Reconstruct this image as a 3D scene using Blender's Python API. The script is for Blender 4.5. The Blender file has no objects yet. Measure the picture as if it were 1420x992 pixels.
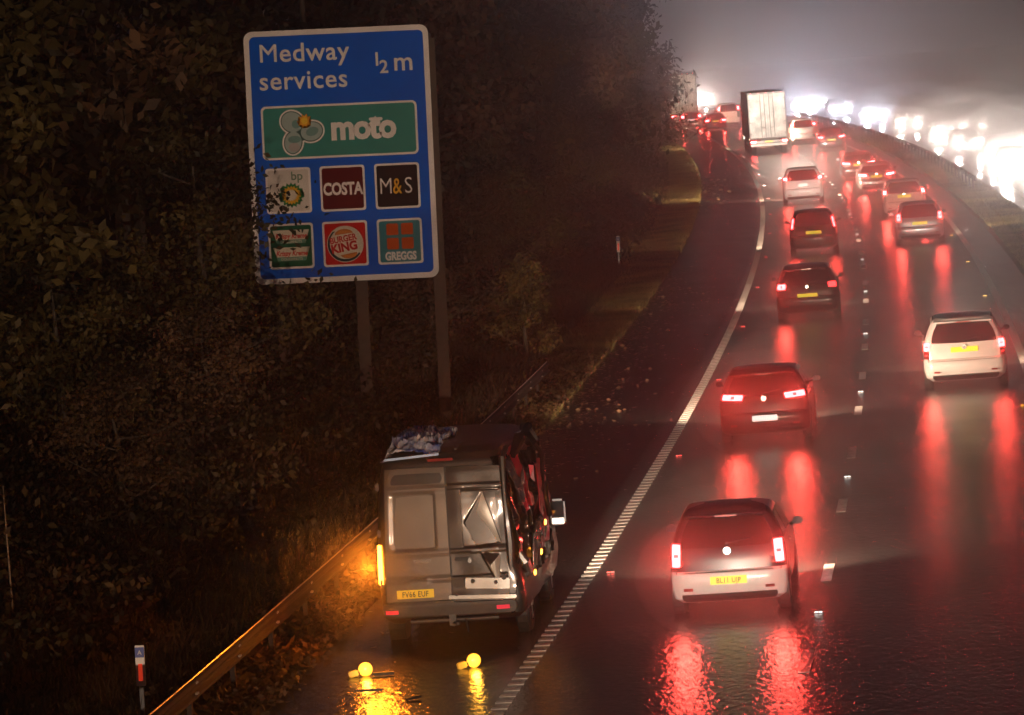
import bpy, bmesh, math, random
import numpy as np
from mathutils import Vector, Matrix, noise
random.seed(7); rng = np.random.default_rng(7)
PI = math.pi; R = math.radians
sc = bpy.context.scene
COL = sc.collection

# ------------------------------------------------------------------ camera, sky, exposure
FPX, CAMH, PITCH, ROLL = 6026.9, 8.217, 0.07085, 0.07727
cam = bpy.data.cameras.new('camera'); camo = bpy.data.objects.new('camera', cam); COL.objects.link(camo)
cam.sensor_width = 36; cam.lens = FPX / 1420 * 36; cam.clip_start = 1; cam.clip_end = 5000
camo.matrix_world = Matrix.Translation((0, 0, CAMH)) @ Matrix.Rotation(PI / 2 - PITCH, 4, 'X') @ Matrix.Rotation(-ROLL, 4, 'Z')
sc.camera = camo
w = bpy.data.worlds.new('World'); sc.world = w; w.use_nodes = True
wn = w.node_tree; wb = wn.nodes['Background']
sky = wn.nodes.new('ShaderNodeTexSky'); sky.sky_type = 'NISHITA'; sky.sun_disc = False
sky.sun_elevation = R(-6); sky.sun_rotation = R(200)
wn.links.new(sky.outputs[0], wb.inputs[0]); wb.inputs[1].default_value = 0.02
# the night glow of a lit, overcast sky
glow = wn.nodes.new('ShaderNodeBackground'); glow.inputs[0].default_value = (0.74, 0.60, 1.0, 1); glow.inputs[1].default_value = 0.0085
addw = wn.nodes.new('ShaderNodeAddShader')
wn.links.new(wb.outputs[0], addw.inputs[0]); wn.links.new(glow.outputs[0], addw.inputs[1])
wn.links.new(addw.outputs[0], wn.nodes['World Output'].inputs[0])
sc.view_settings.view_transform = 'Standard'; sc.view_settings.look = 'None'
sc.view_settings.exposure = 0.24; sc.view_settings.gamma = 1
cy = sc.cycles
cy.use_denoising = True; cy.max_bounces = 4; cy.diffuse_bounces = 1; cy.glossy_bounces = 3
cy.transmission_bounces = 2; cy.volume_bounces = 0; cy.transparent_max_bounces = 4
cy.sample_clamp_indirect = 4; cy.sample_clamp_direct = 0; cy.caustics_reflective = False; cy.caustics_refractive = False
cy.volume_step_rate = 5; cy.use_light_tree = True

# ------------------------------------------------------------------ the road's own coordinates: s along, lat across
_S0 = -90.0; _N = 900
def _mk():
    k0, k1, k2, k3 = .03924, -.01983, .0199, -.00511
    s = np.arange(_N, dtype=float); x = np.zeros(_N); y = np.zeros(_N); h = np.zeros(_N)
    hh = .11161; X, Y = -.65744, 52.46834
    for i in range(_N):
        x[i], y[i], h[i] = X, Y, hh
        t = i / 100
        k = (k0 + k1*t + k2*t*t + k3*t**3) / 100 if i < 250 else .00033
        X += math.sin(hh); Y += math.cos(hh); hh -= k
    return x, y, h
_rx, _ry, _rh = _mk()
def rd(s, lat=0.0, z=0.0):
    s = float(s)
    if s < 0:
        h = _rh[0]; x = _rx[0] + s*math.sin(h); y = _ry[0] + s*math.cos(h)
    else:
        i = min(int(s), _N-2); t = s-i
        x = _rx[i]*(1-t)+_rx[i+1]*t; y = _ry[i]*(1-t)+_ry[i+1]*t; h = _rh[i]*(1-t)+_rh[i+1]*t
    return Vector((x + lat*math.cos(h), y - lat*math.sin(h), z))
def hd(s): return _rh[0] if s < 0 else float(np.interp(s, range(_N), _rh))
def rdv(s, lat):
    s = np.asarray(s, float); lat = np.asarray(lat, float)
    sp = np.maximum(s, 0); ii = np.arange(_N)
    h = np.interp(sp, ii, _rh); x = np.interp(sp, ii, _rx); y = np.interp(sp, ii, _ry)
    n = np.minimum(s, 0)
    x = x + n*math.sin(_rh[0]); y = y + n*math.cos(_rh[0])
    return x + lat*np.cos(h), y - lat*np.sin(h)
def bank(lat, s=0.0):
    """height of the ground at this lateral place (array or float)"""
    a = np.asarray(lat, float); s = np.asarray(s, float)
    z = np.where(a < -4.9, (-4.9-a)*.34, 0.0)
    z = np.where(a < -17, 4.1 + (-17-a)*.06, z)
    bump = .12*np.sin(s*.31+a*1.3)+.09*np.sin(s*.83-a*.7)+.05*np.sin(s*2.1+a*2.9)
    z = z + np.clip((-5.0-a)/2, 0, 1)*bump
    z = np.where(a > 21.5, z + np.minimum((a-21.5)*.12, 1.2), z)
    return z

# ------------------------------------------------------------------ materials
def mat(name, col, rough=.5, metal=0, emis=None, es=0, var=.12, scale=6, coat=0, bump=0, col2=None, spec=.5, two=False):
    m = bpy.data.materials.new(name); m.use_nodes = True
    nt = m.node_tree; b = nt.nodes['Principled BSDF']
    b.inputs['Roughness'].default_value = rough; b.inputs['Metallic'].default_value = metal
    b.inputs['Coat Weight'].default_value = coat; b.inputs['Coat Roughness'].default_value = .08
    b.inputs['Specular IOR Level'].default_value = spec
    tc = nt.nodes.new('ShaderNodeTexCoord'); nz = nt.nodes.new('ShaderNodeTexNoise')
    nz.inputs['Scale'].default_value = scale; nz.inputs['Detail'].default_value = 4
    nt.links.new(tc.outputs['Object'], nz.inputs['Vector'])
    cr = nt.nodes.new('ShaderNodeValToRGB')
    c2 = col2 or tuple(max(0, c*(1-var*2.2)) for c in col)
    cr.color_ramp.elements[0].position = .35; cr.color_ramp.elements[1].position = .65
    cr.color_ramp.elements[0].color = (*c2, 1); cr.color_ramp.elements[1].color = (*col, 1)
    nt.links.new(nz.outputs[0], cr.inputs[0]); nt.links.new(cr.outputs[0], b.inputs['Base Color'])
    if bump:
        bp = nt.nodes.new('ShaderNodeBump'); bp.inputs['Strength'].default_value = bump
        bp.inputs['Distance'].default_value = .02
        nt.links.new(nz.outputs[0], bp.inputs['Height']); nt.links.new(bp.outputs[0], b.inputs['Normal'])
    if emis:
        b.inputs['Emission Color'].default_value = (*emis, 1); b.inputs['Emission Strength'].default_value = es
    return m
def emit(name, col, es):
    m = mat(name, tuple(min(.8, c*.6+.05) for c in col), .2, emis=col, es=es, var=.02)
    return m
M = {}
M['tail'] = emit('tail_lamp_lit', (1, .024, .026), 46)
M['tail_soft'] = emit('tail_lamp_dim', (1, .03, .03), 6)
M['tail_far'] = emit('tail_lamp_far', (1, .03, .035), 90)
M['tail_off'] = mat('tail_lamp_unlit', (.35, .012, .01), .15, coat=.6)
M['amber'] = emit('amber_lamp_lit', (1, .26, .015), 30)
M['amber_dot'] = emit('amber_marker_lit', (1, .33, .03), 9)
M['beacon'] = emit('beacon_lens_lit', (1, .46, .03), 3.4)
M['head'] = emit('headlamp_lit', (1, .93, .86), 120)
M['head_warm'] = emit('headlamp_lit_warm', (1, .84, .66), 120)
M['platelamp'] = emit('plate_lamp_lit', (1, .97, .92), 7)
M['glass'] = mat('dark_glass', (.012, .011, .012), .08, spec=.5, var=.05)
M['mirror_glass'] = mat('mirror_glass', (.05, .05, .055), .08, .6)
M['chrome'] = mat('chrome', (.7, .7, .7), .18, 1, var=.05)
M['black_plastic'] = mat('black_plastic', (.02, .02, .02), .5)
M['rubber'] = mat('rubber', (.015, .015, .015), .7)
M['rim'] = mat('alloy', (.4, .4, .42), .3, .9)
M['yplate'] = mat('yellow_plate', (.85, .55, .02), .4, var=.03, emis=(1, .62, .02), es=.22)  # plates carry emission in place of lamp light falling on them
M['yplate_glow'] = mat('yellow_plate_glow', (.85, .65, .02), .4, var=.03, emis=(1, .78, .03), es=.7)
M['wplate_glow'] = mat('pale_plate_glow', (.8, .78, .72), .4, var=.03, emis=(1, .95, .85), es=1.1)
M['plate_text'] = mat('plate_text', (.02, .02, .02), .5)
def paint(name, col, rough=.28, metal=0.0, coat=.7): return mat(name, col, rough, metal, var=.05, scale=2, coat=coat)
M['white_paint'] = paint('white_paint', (.78, .77, .75))
M['silver_paint'] = paint('silver_paint', (.42, .42, .43), .3, .5)
M['black_paint'] = paint('black_paint', (.02, .02, .022))
M['red_paint'] = paint('dark_red_paint', (.030, .006, .006))
M['dkred_paint'] = paint('wine_paint', (.16, .02, .02))
M['grey_paint'] = paint('grey_paint', (.06, .06, .065), .3, .4)

# ------------------------------------------------------------------ mesh helpers
def tagp(o, label=None, cat=None, group=None, kind=None):
    if label: o['label'] = label
    if cat: o['category'] = cat
    if group: o['group'] = group
    if kind: o['kind'] = kind
    return o
def mk(name, V, F, m=None, parent=None, smooth=False, sharp=35):
    me = bpy.data.meshes.new(name); me.from_pydata([tuple(v) for v in V], [], [tuple(f) for f in F])
    me.update()
    if smooth:
        me.shade_smooth(); me.set_sharp_from_angle(angle=R(sharp))
    if m: me.materials.append(m)
    o = bpy.data.objects.new(name, me); COL.objects.link(o)
    if parent: o.parent = parent
    return o
def mkbm(name, bm, m=None, parent=None, smooth=False, sharp=35):
    me = bpy.data.meshes.new(name); bmesh.ops.recalc_face_normals(bm, faces=bm.faces); bm.to_mesh(me); bm.free()
    if smooth: me.shade_smooth(); me.set_sharp_from_angle(angle=R(sharp))
    if m: me.materials.append(m)
    o = bpy.data.objects.new(name, me); COL.objects.link(o)
    if parent: o.parent = parent
    return o
def empty(name, loc=(0, 0, 0), rot=(0, 0, 0)):
    o = bpy.data.objects.new(name, None); COL.objects.link(o); o.location = loc; o.rotation_euler = rot
    o.empty_display_size = .2; return o
def bbox(bm, c, d, rot=None, bevel=0):
    r = bmesh.ops.create_cube(bm, size=1); vs = r['verts']
    bmesh.ops.scale(bm, vec=d, verts=vs)
    if bevel:
        es = {e for v in vs for e in v.link_edges}
        rr = bmesh.ops.bevel(bm, geom=list(es), offset=bevel, segments=2, affect='EDGES'); vs = list({v for f in rr['faces'] for v in f.verts} | set(v for v in vs if v.is_valid))
    if rot: bmesh.ops.rotate(bm, cent=(0, 0, 0), matrix=rot, verts=vs)
    bmesh.ops.translate(bm, vec=c, verts=vs)
    return vs
def box(name, c, d, m, parent=None, rot=None, bevel=0, smooth=False):
    bm = bmesh.new(); bbox(bm, c, d, rot, bevel); return mkbm(name, bm, m, parent, smooth or bevel > 0)
def cyl(bm, p0, p1, r0, r1=None, n=12, cap=True):
    p0, p1 = Vector(p0), Vector(p1); r1 = r0 if r1 is None else r1
    d = (p1-p0).normalized(); a = d.orthogonal().normalized(); b = d.cross(a)
    A = [bm.verts.new(p0+(a*math.cos(t)+b*math.sin(t))*r0) for t in [2*PI*i/n for i in range(n)]]
    B = [bm.verts.new(p1+(a*math.cos(t)+b*math.sin(t))*r1) for t in [2*PI*i/n for i in range(n)]]
    for i in range(n): bm.faces.new((A[i], A[(i+1) % n], B[(i+1) % n], B[i]))
    if cap: bm.faces.new(A[::-1]); bm.faces.new(B)
def tube(bm, pts, rs, n=7):
    prev = None
    for i, (p, r) in enumerate(zip(pts, rs)):
        p = Vector(p); d = (Vector(pts[min(i+1, len(pts)-1)])-Vector(pts[max(i-1, 0)])).normalized()
        a = d.cross(Vector((.3, .9, .1))).normalized(); b = d.cross(a)
        ring = [bm.verts.new(p+(a*math.cos(2*PI*k/n)+b*math.sin(2*PI*k/n))*r) for k in range(n)]
        if prev:
            for k in range(n): bm.faces.new((prev[k], prev[(k+1) % n], ring[(k+1) % n], ring[k]))
        prev = ring
def fastmesh(name, verts, faces, m, parent=None):
    """numpy verts (n,3), faces (k,3|4)"""
    me = bpy.data.meshes.new(name); nv, nf, q = len(verts), len(faces), faces.shape[1]
    me.vertices.add(nv); me.vertices.foreach_set('co', verts.astype(np.float32).ravel())
    me.loops.add(nf*q); me.loops.foreach_set('vertex_index', faces.astype(np.int32).ravel())
    me.polygons.add(nf); me.polygons.foreach_set('loop_start', np.arange(0, nf*q, q, dtype=np.int32))
    me.polygons.foreach_set('loop_total', np.full(nf, q, dtype=np.int32))
    me.update(); me.validate(); me.materials.append(m)
    o = bpy.data.objects.new(name, me); COL.objects.link(o)
    if parent: o.parent = parent
    return o
def leafmesh(name, C, size, m, parent=None, flat=.0):
    """C (n,3) centres: one folded four-cornered leaf at each"""
    n = len(C); size = np.asarray(size).reshape(-1, 1)*np.ones((n, 1))
    a = rng.normal(size=(n, 3)); a[:, 2] *= (1-flat); a /= np.linalg.norm(a, axis=1, keepdims=True)
    b = rng.normal(size=(n, 3)); b[:, 2] *= (1-flat); b -= (b*a).sum(1, keepdims=True)*a; b /= np.linalg.norm(b, axis=1, keepdims=True)
    nn = np.cross(a, b)
    V = np.empty((n, 4, 3))
    V[:, 0] = C-a*size; V[:, 1] = C+b*size*.55+nn*size*.15; V[:, 2] = C+a*size; V[:, 3] = C-b*size*.55+nn*size*.15
    F = np.arange(n*4).reshape(n, 4)
    return fastmesh(name, V.reshape(-1, 3), F, m, parent)
def text(name, s, size, m, parent, loc, rot=(0, 0, 0), align='LEFT', bold=0.0, sx=1.0, shear=0, ext=.002, space=1.0):
    cu = bpy.data.curves.new(name, 'FONT'); cu.body = s; cu.size = size; cu.align_x = align
    cu.offset = bold; cu.extrude = ext; cu.shear = shear; cu.resolution_u = 3; cu.space_character = space
    t = bpy.data.objects.new(name, cu); COL.objects.link(t)
    me = bpy.data.meshes.new_from_object(t.evaluated_get(bpy.context.evaluated_depsgraph_get()))
    bpy.data.objects.remove(t); bpy.data.curves.remove(cu)
    if sx != 1: 
        for v in me.vertices: v.co.x *= sx
    me.materials.clear(); me.materials.append(m)
    o = bpy.data.objects.new(name, me); COL.objects.link(o); o.parent = parent; o.location = loc; o.rotation_euler = rot
    return o
def lamp(name, kind, parent, loc, energy, col, rad=.06, spot=None, blend=.6, rot=None):
    l = bpy.data.lights.new(name, kind); l.energy = energy; l.color = col; l.shadow_soft_size = rad
    if kind == 'SPOT': l.spot_size = spot; l.spot_blend = blend
    o = bpy.data.objects.new(name, l); COL.objects.link(o); o.parent = parent; o.location = loc
    if rot: o.rotation_euler = rot
    return o
HAZE = .0019
SPRAY = []; SPRAY2 = []
# ------------------------------------------------------------------ the setting
def road_material(name='wet_asphalt', ca=(.022, .021, .021, 1), cb=(.050, .047, .045, 1)):
    m = bpy.data.materials.new(name); m.use_nodes = True; nt = m.node_tree; b = nt.nodes['Principled BSDF']
    L = nt.links.new; N = nt.nodes.new
    tc = N('ShaderNodeTexCoord')
    mp = N('ShaderNodeMapping'); mp.inputs['Scale'].default_value = (1.1, .07, 1); L(tc.outputs['Object'], mp.inputs[0])
    n1 = N('ShaderNodeTexNoise'); n1.inputs['Scale'].default_value = 1; n1.inputs['Detail'].default_value = 5; L(mp.outputs[0], n1.inputs[0])
    m2 = N('ShaderNodeMapping'); m2.inputs['Scale'].default_value = (9, 4, 1); L(tc.outputs['Object'], m2.inputs[0])
    n2 = N('ShaderNodeTexNoise'); n2.inputs['Scale'].default_value = 1; n2.inputs['Detail'].default_value = 3.5; n2.inputs['Roughness'].default_value = .6; n2.inputs['Distortion'].default_value = .5; L(m2.outputs[0], n2.inputs[0])
    n3 = N('ShaderNodeTexNoise'); n3.inputs['Scale'].default_value = .35; n3.inputs['Detail'].default_value = 4; L(tc.outputs['Object'], n3.inputs[0])
    cr = N('ShaderNodeValToRGB'); cr.color_ramp.elements[0].position = .3; cr.color_ramp.elements[1].position = .75
    cr.color_ramp.elements[0].color = ca; cr.color_ramp.elements[1].color = cb
    L(n2.outputs[0], cr.inputs[0]); L(cr.outputs[0], b.inputs['Base Color'])
    ad = N('ShaderNodeMath'); ad.operation = 'ADD'; L(n1.outputs[0], ad.inputs[0]); L(n3.outputs[0], ad.inputs[1])
    mr = N('ShaderNodeMapRange'); mr.inputs[1].default_value = .5; mr.inputs[2].default_value = 1.5
    mr.inputs[3].default_value = .16; mr.inputs[4].default_value = .27
    L(ad.outputs[0], mr.inputs[0]); L(mr.outputs[0], b.inputs['Roughness'])
    bp = N('ShaderNodeBump'); bp.inputs['Strength'].default_value = 1; bp.inputs['Distance'].default_value = .017
    L(n2.outputs[0], bp.inputs['Height']); L(bp.outputs[0], b.inputs['Normal'])
    b.inputs['Specular IOR Level'].default_value = .5
    return m
M['road'] = road_material()
M['soil'] = mat('leafy_soil', (.035, .022, .012), .9, scale=3, bump=1, col2=(.012, .008, .005), spec=.2)
M['line'] = road_material('white_line_paint', (.50, .47, .43, 1), (.82, .79, .74, 1))
M['grass'] = mat('grass_blade', (.20, .165, .055), .6, scale=.5, col2=(.035, .028, .012), spec=.2)
M['leaf_brown'] = mat('brown_leaf', (.115, .062, .028), .6, scale=.4, col2=(.014, .009, .005), spec=.2)
M['leaf_olive'] = mat('olive_leaf', (.12, .088, .026), .55, scale=.35, col2=(.010, .009, .004), spec=.2)
M['leaf_green'] = mat('green_leaf', (.034, .026, .010), .55, scale=.35, col2=(.006, .005, .003), spec=.2)
M['leaf_yellow'] = mat('yellowing_leaf', (.17, .12, .028), .5, scale=1.0, col2=(.04, .03, .009), spec=.2)
M['leaf_wet'] = mat('wet_fallen_leaf', (.26, .17, .095), .4, scale=2, col2=(.09, .055, .03), spec=.3)
M['leaf_floor'] = mat('dead_undergrowth_leaf', (.034, .019, .009), .65, scale=.4, col2=(.005, .004, .002), spec=.15)
M['leaf_bramble'] = mat('bramble_leaf', (.050, .036, .012), .6, scale=.35, col2=(.005, .005, .002), spec=.15)
M['bark'] = mat('bark', (.07, .055, .04), .8, scale=12, bump=1)
M['steel'] = mat('galvanised_steel', (.09, .085, .08), .5, .4, scale=5)
M['dark_steel'] = mat('dark_barrier_steel', (.026, .017, .013), .65, .1, scale=3, col2=(.010, .007, .006), spec=.25)  # dark brown tone over barrier faces and posts
M['bright_zinc'] = mat('bright_zinc', (.55, .52, .48), .35, .7, scale=5)
M['wood'] = mat('timber_post', (.07, .045, .028), .75, scale=(9), bump=.5)

def strip(name, lat0, lat1, s0, s1, ds, z, m, kind=None, parent=None):
    ss = np.arange(s0, s1+.01, ds); V = []; F = []
    for s in ss:
        a = rd(s, lat0, z); b = rd(s, lat1, z); V += [a, b]
    for i in range(len(ss)-1): F.append((2*i, 2*i+1, 2*i+3, 2*i+2))
    o = mk(name, V, F, m, parent)
    if kind: o['kind'] = kind
    return o
# ground: one sheet in road coordinates
lats = np.array([-260, -120, -60, -40, -30, -24, -20, -18, -16.5, -15, -13.5, -12, -11, -10, -9, -8.2, -7.4, -6.7, -6, -5.4, -4.9, -4.2, -3.6, -3.22, -3.10,
                 8.55, 8.7, 9.6, 10.6, 10.75, 21.7, 21.85, 24, 28, 36, 60, 120, 260.])
ss = np.concatenate([np.arange(-90, 150, 1.5), np.arange(150, 800, 6)])
A, B = np.meshgrid(ss, lats, indexing='ij')
X, Y = rdv(A, B); Z = bank(B, A)
low = ((B > -3.15) & (B < 8.6)) | ((B > 10.7) & (B < 21.75)); Z = np.where(low, -.06, Z)
Z = np.where((B >= -4.2) & (B < -3.15), .01, Z)
Z = np.where((B > 8.6) & (B < 10.7), .05, Z)
nl = len(lats); idx = np.arange(len(ss)*nl).reshape(len(ss), nl)
F = np.stack([idx[:-1, :-1], idx[:-1, 1:], idx[1:, 1:], idx[1:, :-1]], -1).reshape(-1, 4)
g = fastmesh('ground', np.stack([X, Y, Z], -1).reshape(-1, 3), F, M['soil']); g['kind'] = 'structure'
road = strip('motorway_road', -3.13, 8.62, -90, 790, 2, 0, M['road'], 'structure')
road2 = strip('opposite_road', 10.72, 21.75, -90, 790, 2, 0, M['road'], 'structure')

# painted lines, lane marks, rumble ribs and road studs
el = strip('edge_line', -.10, .10, -90, 120, 1.0, .005, road_material('worn_line_paint', (.05, .045, .04, 1), (.15, .14, .125, 1)), 'structure')
strip('edge_line', -.10, .10, 120.02, 780, 1.0, .005, M['line'], 'structure')
strip('median_line', 7.42, 7.62, -90, 780, 2, .005, M['line'], 'structure')
strip('opposite_edge_line', 11.4, 11.6, -90, 780, 2, .005, M['line'], 'structure')
rb = bmesh.new(); bbox(rb, (0, 0, .011), (.21, .17, .012), bevel=0)
rm = bpy.data.meshes.new('rib'); rb.to_mesh(rm); rb.free(); rm.materials.append(M['line'])
s = 1.0; n = 0
while n < 300:
    o = bpy.data.objects.new('rib', rm); COL.objects.link(o); o.parent = el
    o.location = rd(s); o.rotation_euler = (0, 0, -hd(s)+random.uniform(-.02, .02)); s += .5; n += 1
V = []; F = []
while s < 330:
    for a, b in ((-.105, -.085), (.105, -.085), (.105, .085), (-.105, .085)): V.append(rd(s+b, a, .016))
    k = len(V); F.append((k-4, k-3, k-2, k-1)); s += .5
mk('rib', V, F, M['line'], el)['kind'] = 'stuff'
dm = None
for k in range(-3, 42):
    s = 4+9*k
    bm = bmesh.new()
    P = [(-.08, -1), (.08, -1), (.08, 1), (-.08, 1)]
    vs = [bm.verts.new(rd(s+b, 3.75+a, .005)) for a, b in P] + [bm.verts.new(rd(s+b, 3.75+a, .009)) for a, b in P]
    for q in ((4, 5, 6, 7), (0, 1, 5, 4), (1, 2, 6, 5), (2, 3, 7, 6), (3, 0, 4, 7)): bm.faces.new([vs[i] for i in q])
    mkbm('lane_mark', bm, M['line'], road)
for nm, col in (('stud_white_glow', (.9, .85, .8)), ('stud_red_glow', (1, .05, .04)), ('stud_amber_glow', (1, .5, .02))):
    M[nm] = emit(nm, col, 3.0)  # lenses emit on their own in place of thrown-back headlight
sb = bmesh.new(); bbox(sb, (0, 0, .012), (.13, .11, .022), bevel=.006)
sm = bpy.data.meshes.new('road_stud'); sb.to_mesh(sm); sb.free(); sm.materials.append(M['steel'])
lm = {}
for nm in ('stud_white_glow', 'stud_red_glow', 'stud_amber_glow'):
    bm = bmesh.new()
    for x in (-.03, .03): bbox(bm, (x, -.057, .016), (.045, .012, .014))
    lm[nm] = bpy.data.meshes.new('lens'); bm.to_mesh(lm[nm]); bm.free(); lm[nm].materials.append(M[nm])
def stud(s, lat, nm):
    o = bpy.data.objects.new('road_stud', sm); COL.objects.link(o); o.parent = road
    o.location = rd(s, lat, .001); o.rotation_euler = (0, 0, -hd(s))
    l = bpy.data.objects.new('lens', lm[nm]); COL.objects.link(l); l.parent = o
for k in range(-1, 17): stud(4+9*2*k+4.6, 3.75, 'stud_white_glow')
for k in range(0, 15): stud(14.7+18*k, .33, 'stud_red_glow'); stud(56.5+18*(k-2), 7.2, 'stud_amber_glow')

# verge grass, undergrowth on the bank, fallen leaves
def blades(name, n, sfun, latfun, hgt, m, wid=.012):
    s = sfun(n); lat = latfun(n, s); x, y = rdv(s, lat); z = bank(lat, s)
    z = np.where(np.abs(lat-9.6) < 1.2, .05, z); z = np.where((lat > -4.9) & (lat < -3.1), .005, z)
    a = rng.uniform(0, 2*PI, n); hh = hgt*rng.uniform(.4, 1.2, n); wd = wid*(1+s.clip(0)/70)
    d = np.stack([np.cos(a), np.sin(a), np.zeros(n)], 1)*wd[:, None]
    ln = rng.normal(0, .4, (n, 2))*hh[:, None]
    P = np.stack([x, y, z], 1); V = np.empty((n, 3, 3)); V[:, 0] = P-d; V[:, 1] = P+d
    V[:, 2] = P+np.concatenate([ln, hh[:, None]], 1)
    o = fastmesh(name, V.reshape(-1, 3), np.arange(n*3).reshape(n, 3), m); o['kind'] = 'stuff'; return o
U = lambda a, b: (lambda n: rng.uniform(a, b, n))
g1 = blades('verge_grass', 130000, lambda n: 20+260*rng.uniform(0, 1, n)**1.3,
       lambda n, s: -3.02-np.abs(rng.normal(0, .8, n))-.06*np.sin(s*.5)**2, .14, M['grass'], .018)
tagp(g1, 'rough wet grass along the verge beside the hard shoulder', 'grass', kind='stuff')
g2 = blades('median_grass', 40000, lambda n: 30+260*rng.uniform(0, 1, n), lambda n, s: rng.uniform(8.75, 10.6, n), .12, M['grass'])
tagp(g2, 'thin grass on the central reserve between the carriageways', 'grass', kind='stuff')
g3 = blades('bank_grass', 60000, lambda n: -6+110*rng.uniform(0, 1, n), lambda n, s: -4.7-7*rng.uniform(0, 1, n)**1.2, .30, mat('dry_grass', (.032, .021, .010), .7, scale=.4, col2=(.006, .004, .002), spec=.15))
tagp(g3, 'dry tangled grass on the dark bank below the trees', 'grass', kind='stuff')
def clumpy(n, sfun, latfun, hfun, clump=.35, per=40):
    k = n//per; s = sfun(k); lat = latfun(k, s); h = hfun(k, s, lat)
    s = np.repeat(s, per)+rng.normal(0, clump, k*per); lat = np.repeat(lat, per)+rng.normal(0, clump, k*per)
    lat = np.where(lat > -4.75, -4.75-rng.uniform(0, .3, k*per), lat)
    x, y = rdv(s, lat); z = bank(lat, s)+np.repeat(h, per)*rng.uniform(.0, 1, k*per)
    return np.stack([x, y, z], 1)
for nm, mm, n, a, b, hh, lab, sz in (('undergrowth', 'leaf_floor', 62000, -6, 110, 1.0, 'brown autumn undergrowth covering the lower bank', .06),
                           ('bramble_undergrowth', 'leaf_bramble', 34000, -6, 90, 1.3, 'olive bramble undergrowth on the bank behind the barrier', .075),
                           ('far_undergrowth', 'leaf_floor', 60000, 100, 330, 2.2, 'brown undergrowth along the far bank beneath the trees', .11)):
    C = clumpy(n, U(a, b), lambda k, s: -5.2-rng.uniform(0, 1, k)**.8*9, lambda k, s, l: hh*rng.uniform(.2, 1, k)*np.clip((-l-4.8)/2, .15, 1), .35 if a < 50 else .8)
    o = leafmesh(nm, C, rng.uniform(.6, 1.3, len(C))*sz, M[mm]); tagp(o, lab, 'undergrowth', kind='stuff')
# leaf litter between the barrier and the asphalt, and fallen leaves on the shoulder
n = 9000; s = rng.uniform(-4, 62, n); lat = -3.0-np.abs(rng.normal(0, .9, n)); lat = lat.clip(-4.9, -2.6)
x, y = rdv(s, lat); o = leafmesh('leaf_litter', np.stack([x, y, np.full(n, .05)+rng.uniform(0, .12, n)], 1), rng.uniform(.03, .08, n), M['leaf_brown'], flat=.3)
tagp(o, 'brown leaf litter between the steel barrier and the asphalt', 'leaf litter', kind='stuff')
n = 1500; s = np.concatenate([rng.normal(40, 13, n//2), rng.normal(72, 14, n//4), rng.normal(176, 12, n//4)]); n = len(s)
lat = -3.05+np.abs(rng.normal(0, .75, n))*np.where(rng.random(n) < .85, 1, 2.4)
x, y = rdv(s, lat); o = leafmesh('fallen_leaves', np.stack([x, y, np.full(n, .02)], 1), rng.uniform(.03, .065, n)*(1+s/200), M['leaf_wet'], flat=.94)
tagp(o, 'wet fallen leaves scattered on the hard shoulder', 'leaves', kind='stuff')

# ---- trees: a few kinds, copied
def make_tree(name, label, H, rad, nleaf, leafm, lsize, base=.3, seed=0, lean=.0, limbs=9):
    random.seed(seed); root = empty(name)
    bm = bmesh.new(); tips = []
    pts = [Vector((lean*H*t*t+random.uniform(-.1, .1)*t, random.uniform(-.12, .12)*t, H*.86*t)) for t in [i/6 for i in range(7)]]
    r0 = .016*H+.03; tube(bm, pts, [r0*(1-.85*i/6) for i in range(7)])
    for i in range(limbs):
        t = base+(.9-base)*i/max(1, limbs-1); j = min(int(t*6), 5); p = pts[j].lerp(pts[j+1], t*6-j)
        a = i*2.4+random.uniform(-.4, .4); ln = rad*(1.15-.6*t)*random.uniform(.75, 1.2)
        e = p+Vector((math.cos(a)*ln, math.sin(a)*ln, ln*random.uniform(.15, .6)))
        m1 = p.lerp(e, .5)+Vector((0, 0, -.06*ln)); tube(bm, [p, m1, e], [r0*.4*(1-t*.5), r0*.25, .012], 5)
        tips += [m1, e, p.lerp(e, .75)]
        for _ in range(2):
            f = m1.lerp(e, random.random())+Vector((random.uniform(-1, 1), random.uniform(-1, 1), random.uniform(-.2, .8)))*ln*.35
            tube(bm, [m1, m1.lerp(f, .5), f], [.02, .015, .006], 4); tips.append(f)
    tips.append(pts[-1]); tips.append(pts[-1]+Vector((0, 0, H*.05)))
    tr = mkbm('trunk', bm, M['bark'], root, True)
    k = len(tips); per = nleaf//k; C = []
    for t in tips:
        sg = rad*random.uniform(.09, .24)
        q = rng.normal(0, sg, (per, 3)); q[:, 2] *= .75; C.append(q+np.array(t))
    C = np.concatenate(C); C = C[C[:, 2] > .25]
    leafmesh('crown', C, rng.uniform(.6, 1.3, len(C))*lsize, M[leafm], root)
    return tagp(root, label, 'tree')
def copy_tree(o, loc, rz, label, group=None, scale=1):
    c = o.copy(); COL.objects.link(c); c.location = loc; c.rotation_euler = (0, 0, rz); c.scale = (scale,)*3
    c['label'] = label
    if group: c['group'] = group
    for ch in o.children:
        d = ch.copy(); COL.objects.link(d); d.parent = c
    return c
T = [make_tree('woodland_tree', '', 12.5, 3.6, 9000, 'leaf_green', .19, .18, 1),
     make_tree('woodland_tree', '', 14, 3.9, 9000, 'leaf_brown', .19, .22, 2),
     make_tree('woodland_tree', '', 11.5, 3.4, 8500, 'leaf_olive', .18, .12, 3),
     make_tree('hazel_bush', '', 5.2, 1.9, 6500, 'leaf_olive', .075, .06, 4, limbs=11),
     make_tree('hazel_bush', '', 3.4, 1.5, 4500, 'leaf_brown', .065, .05, 5, limbs=10),
     make_tree('sapling', '', 2.9, .85, 3800, 'leaf_yellow', .05, .02, 6, limbs=14)]
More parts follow.
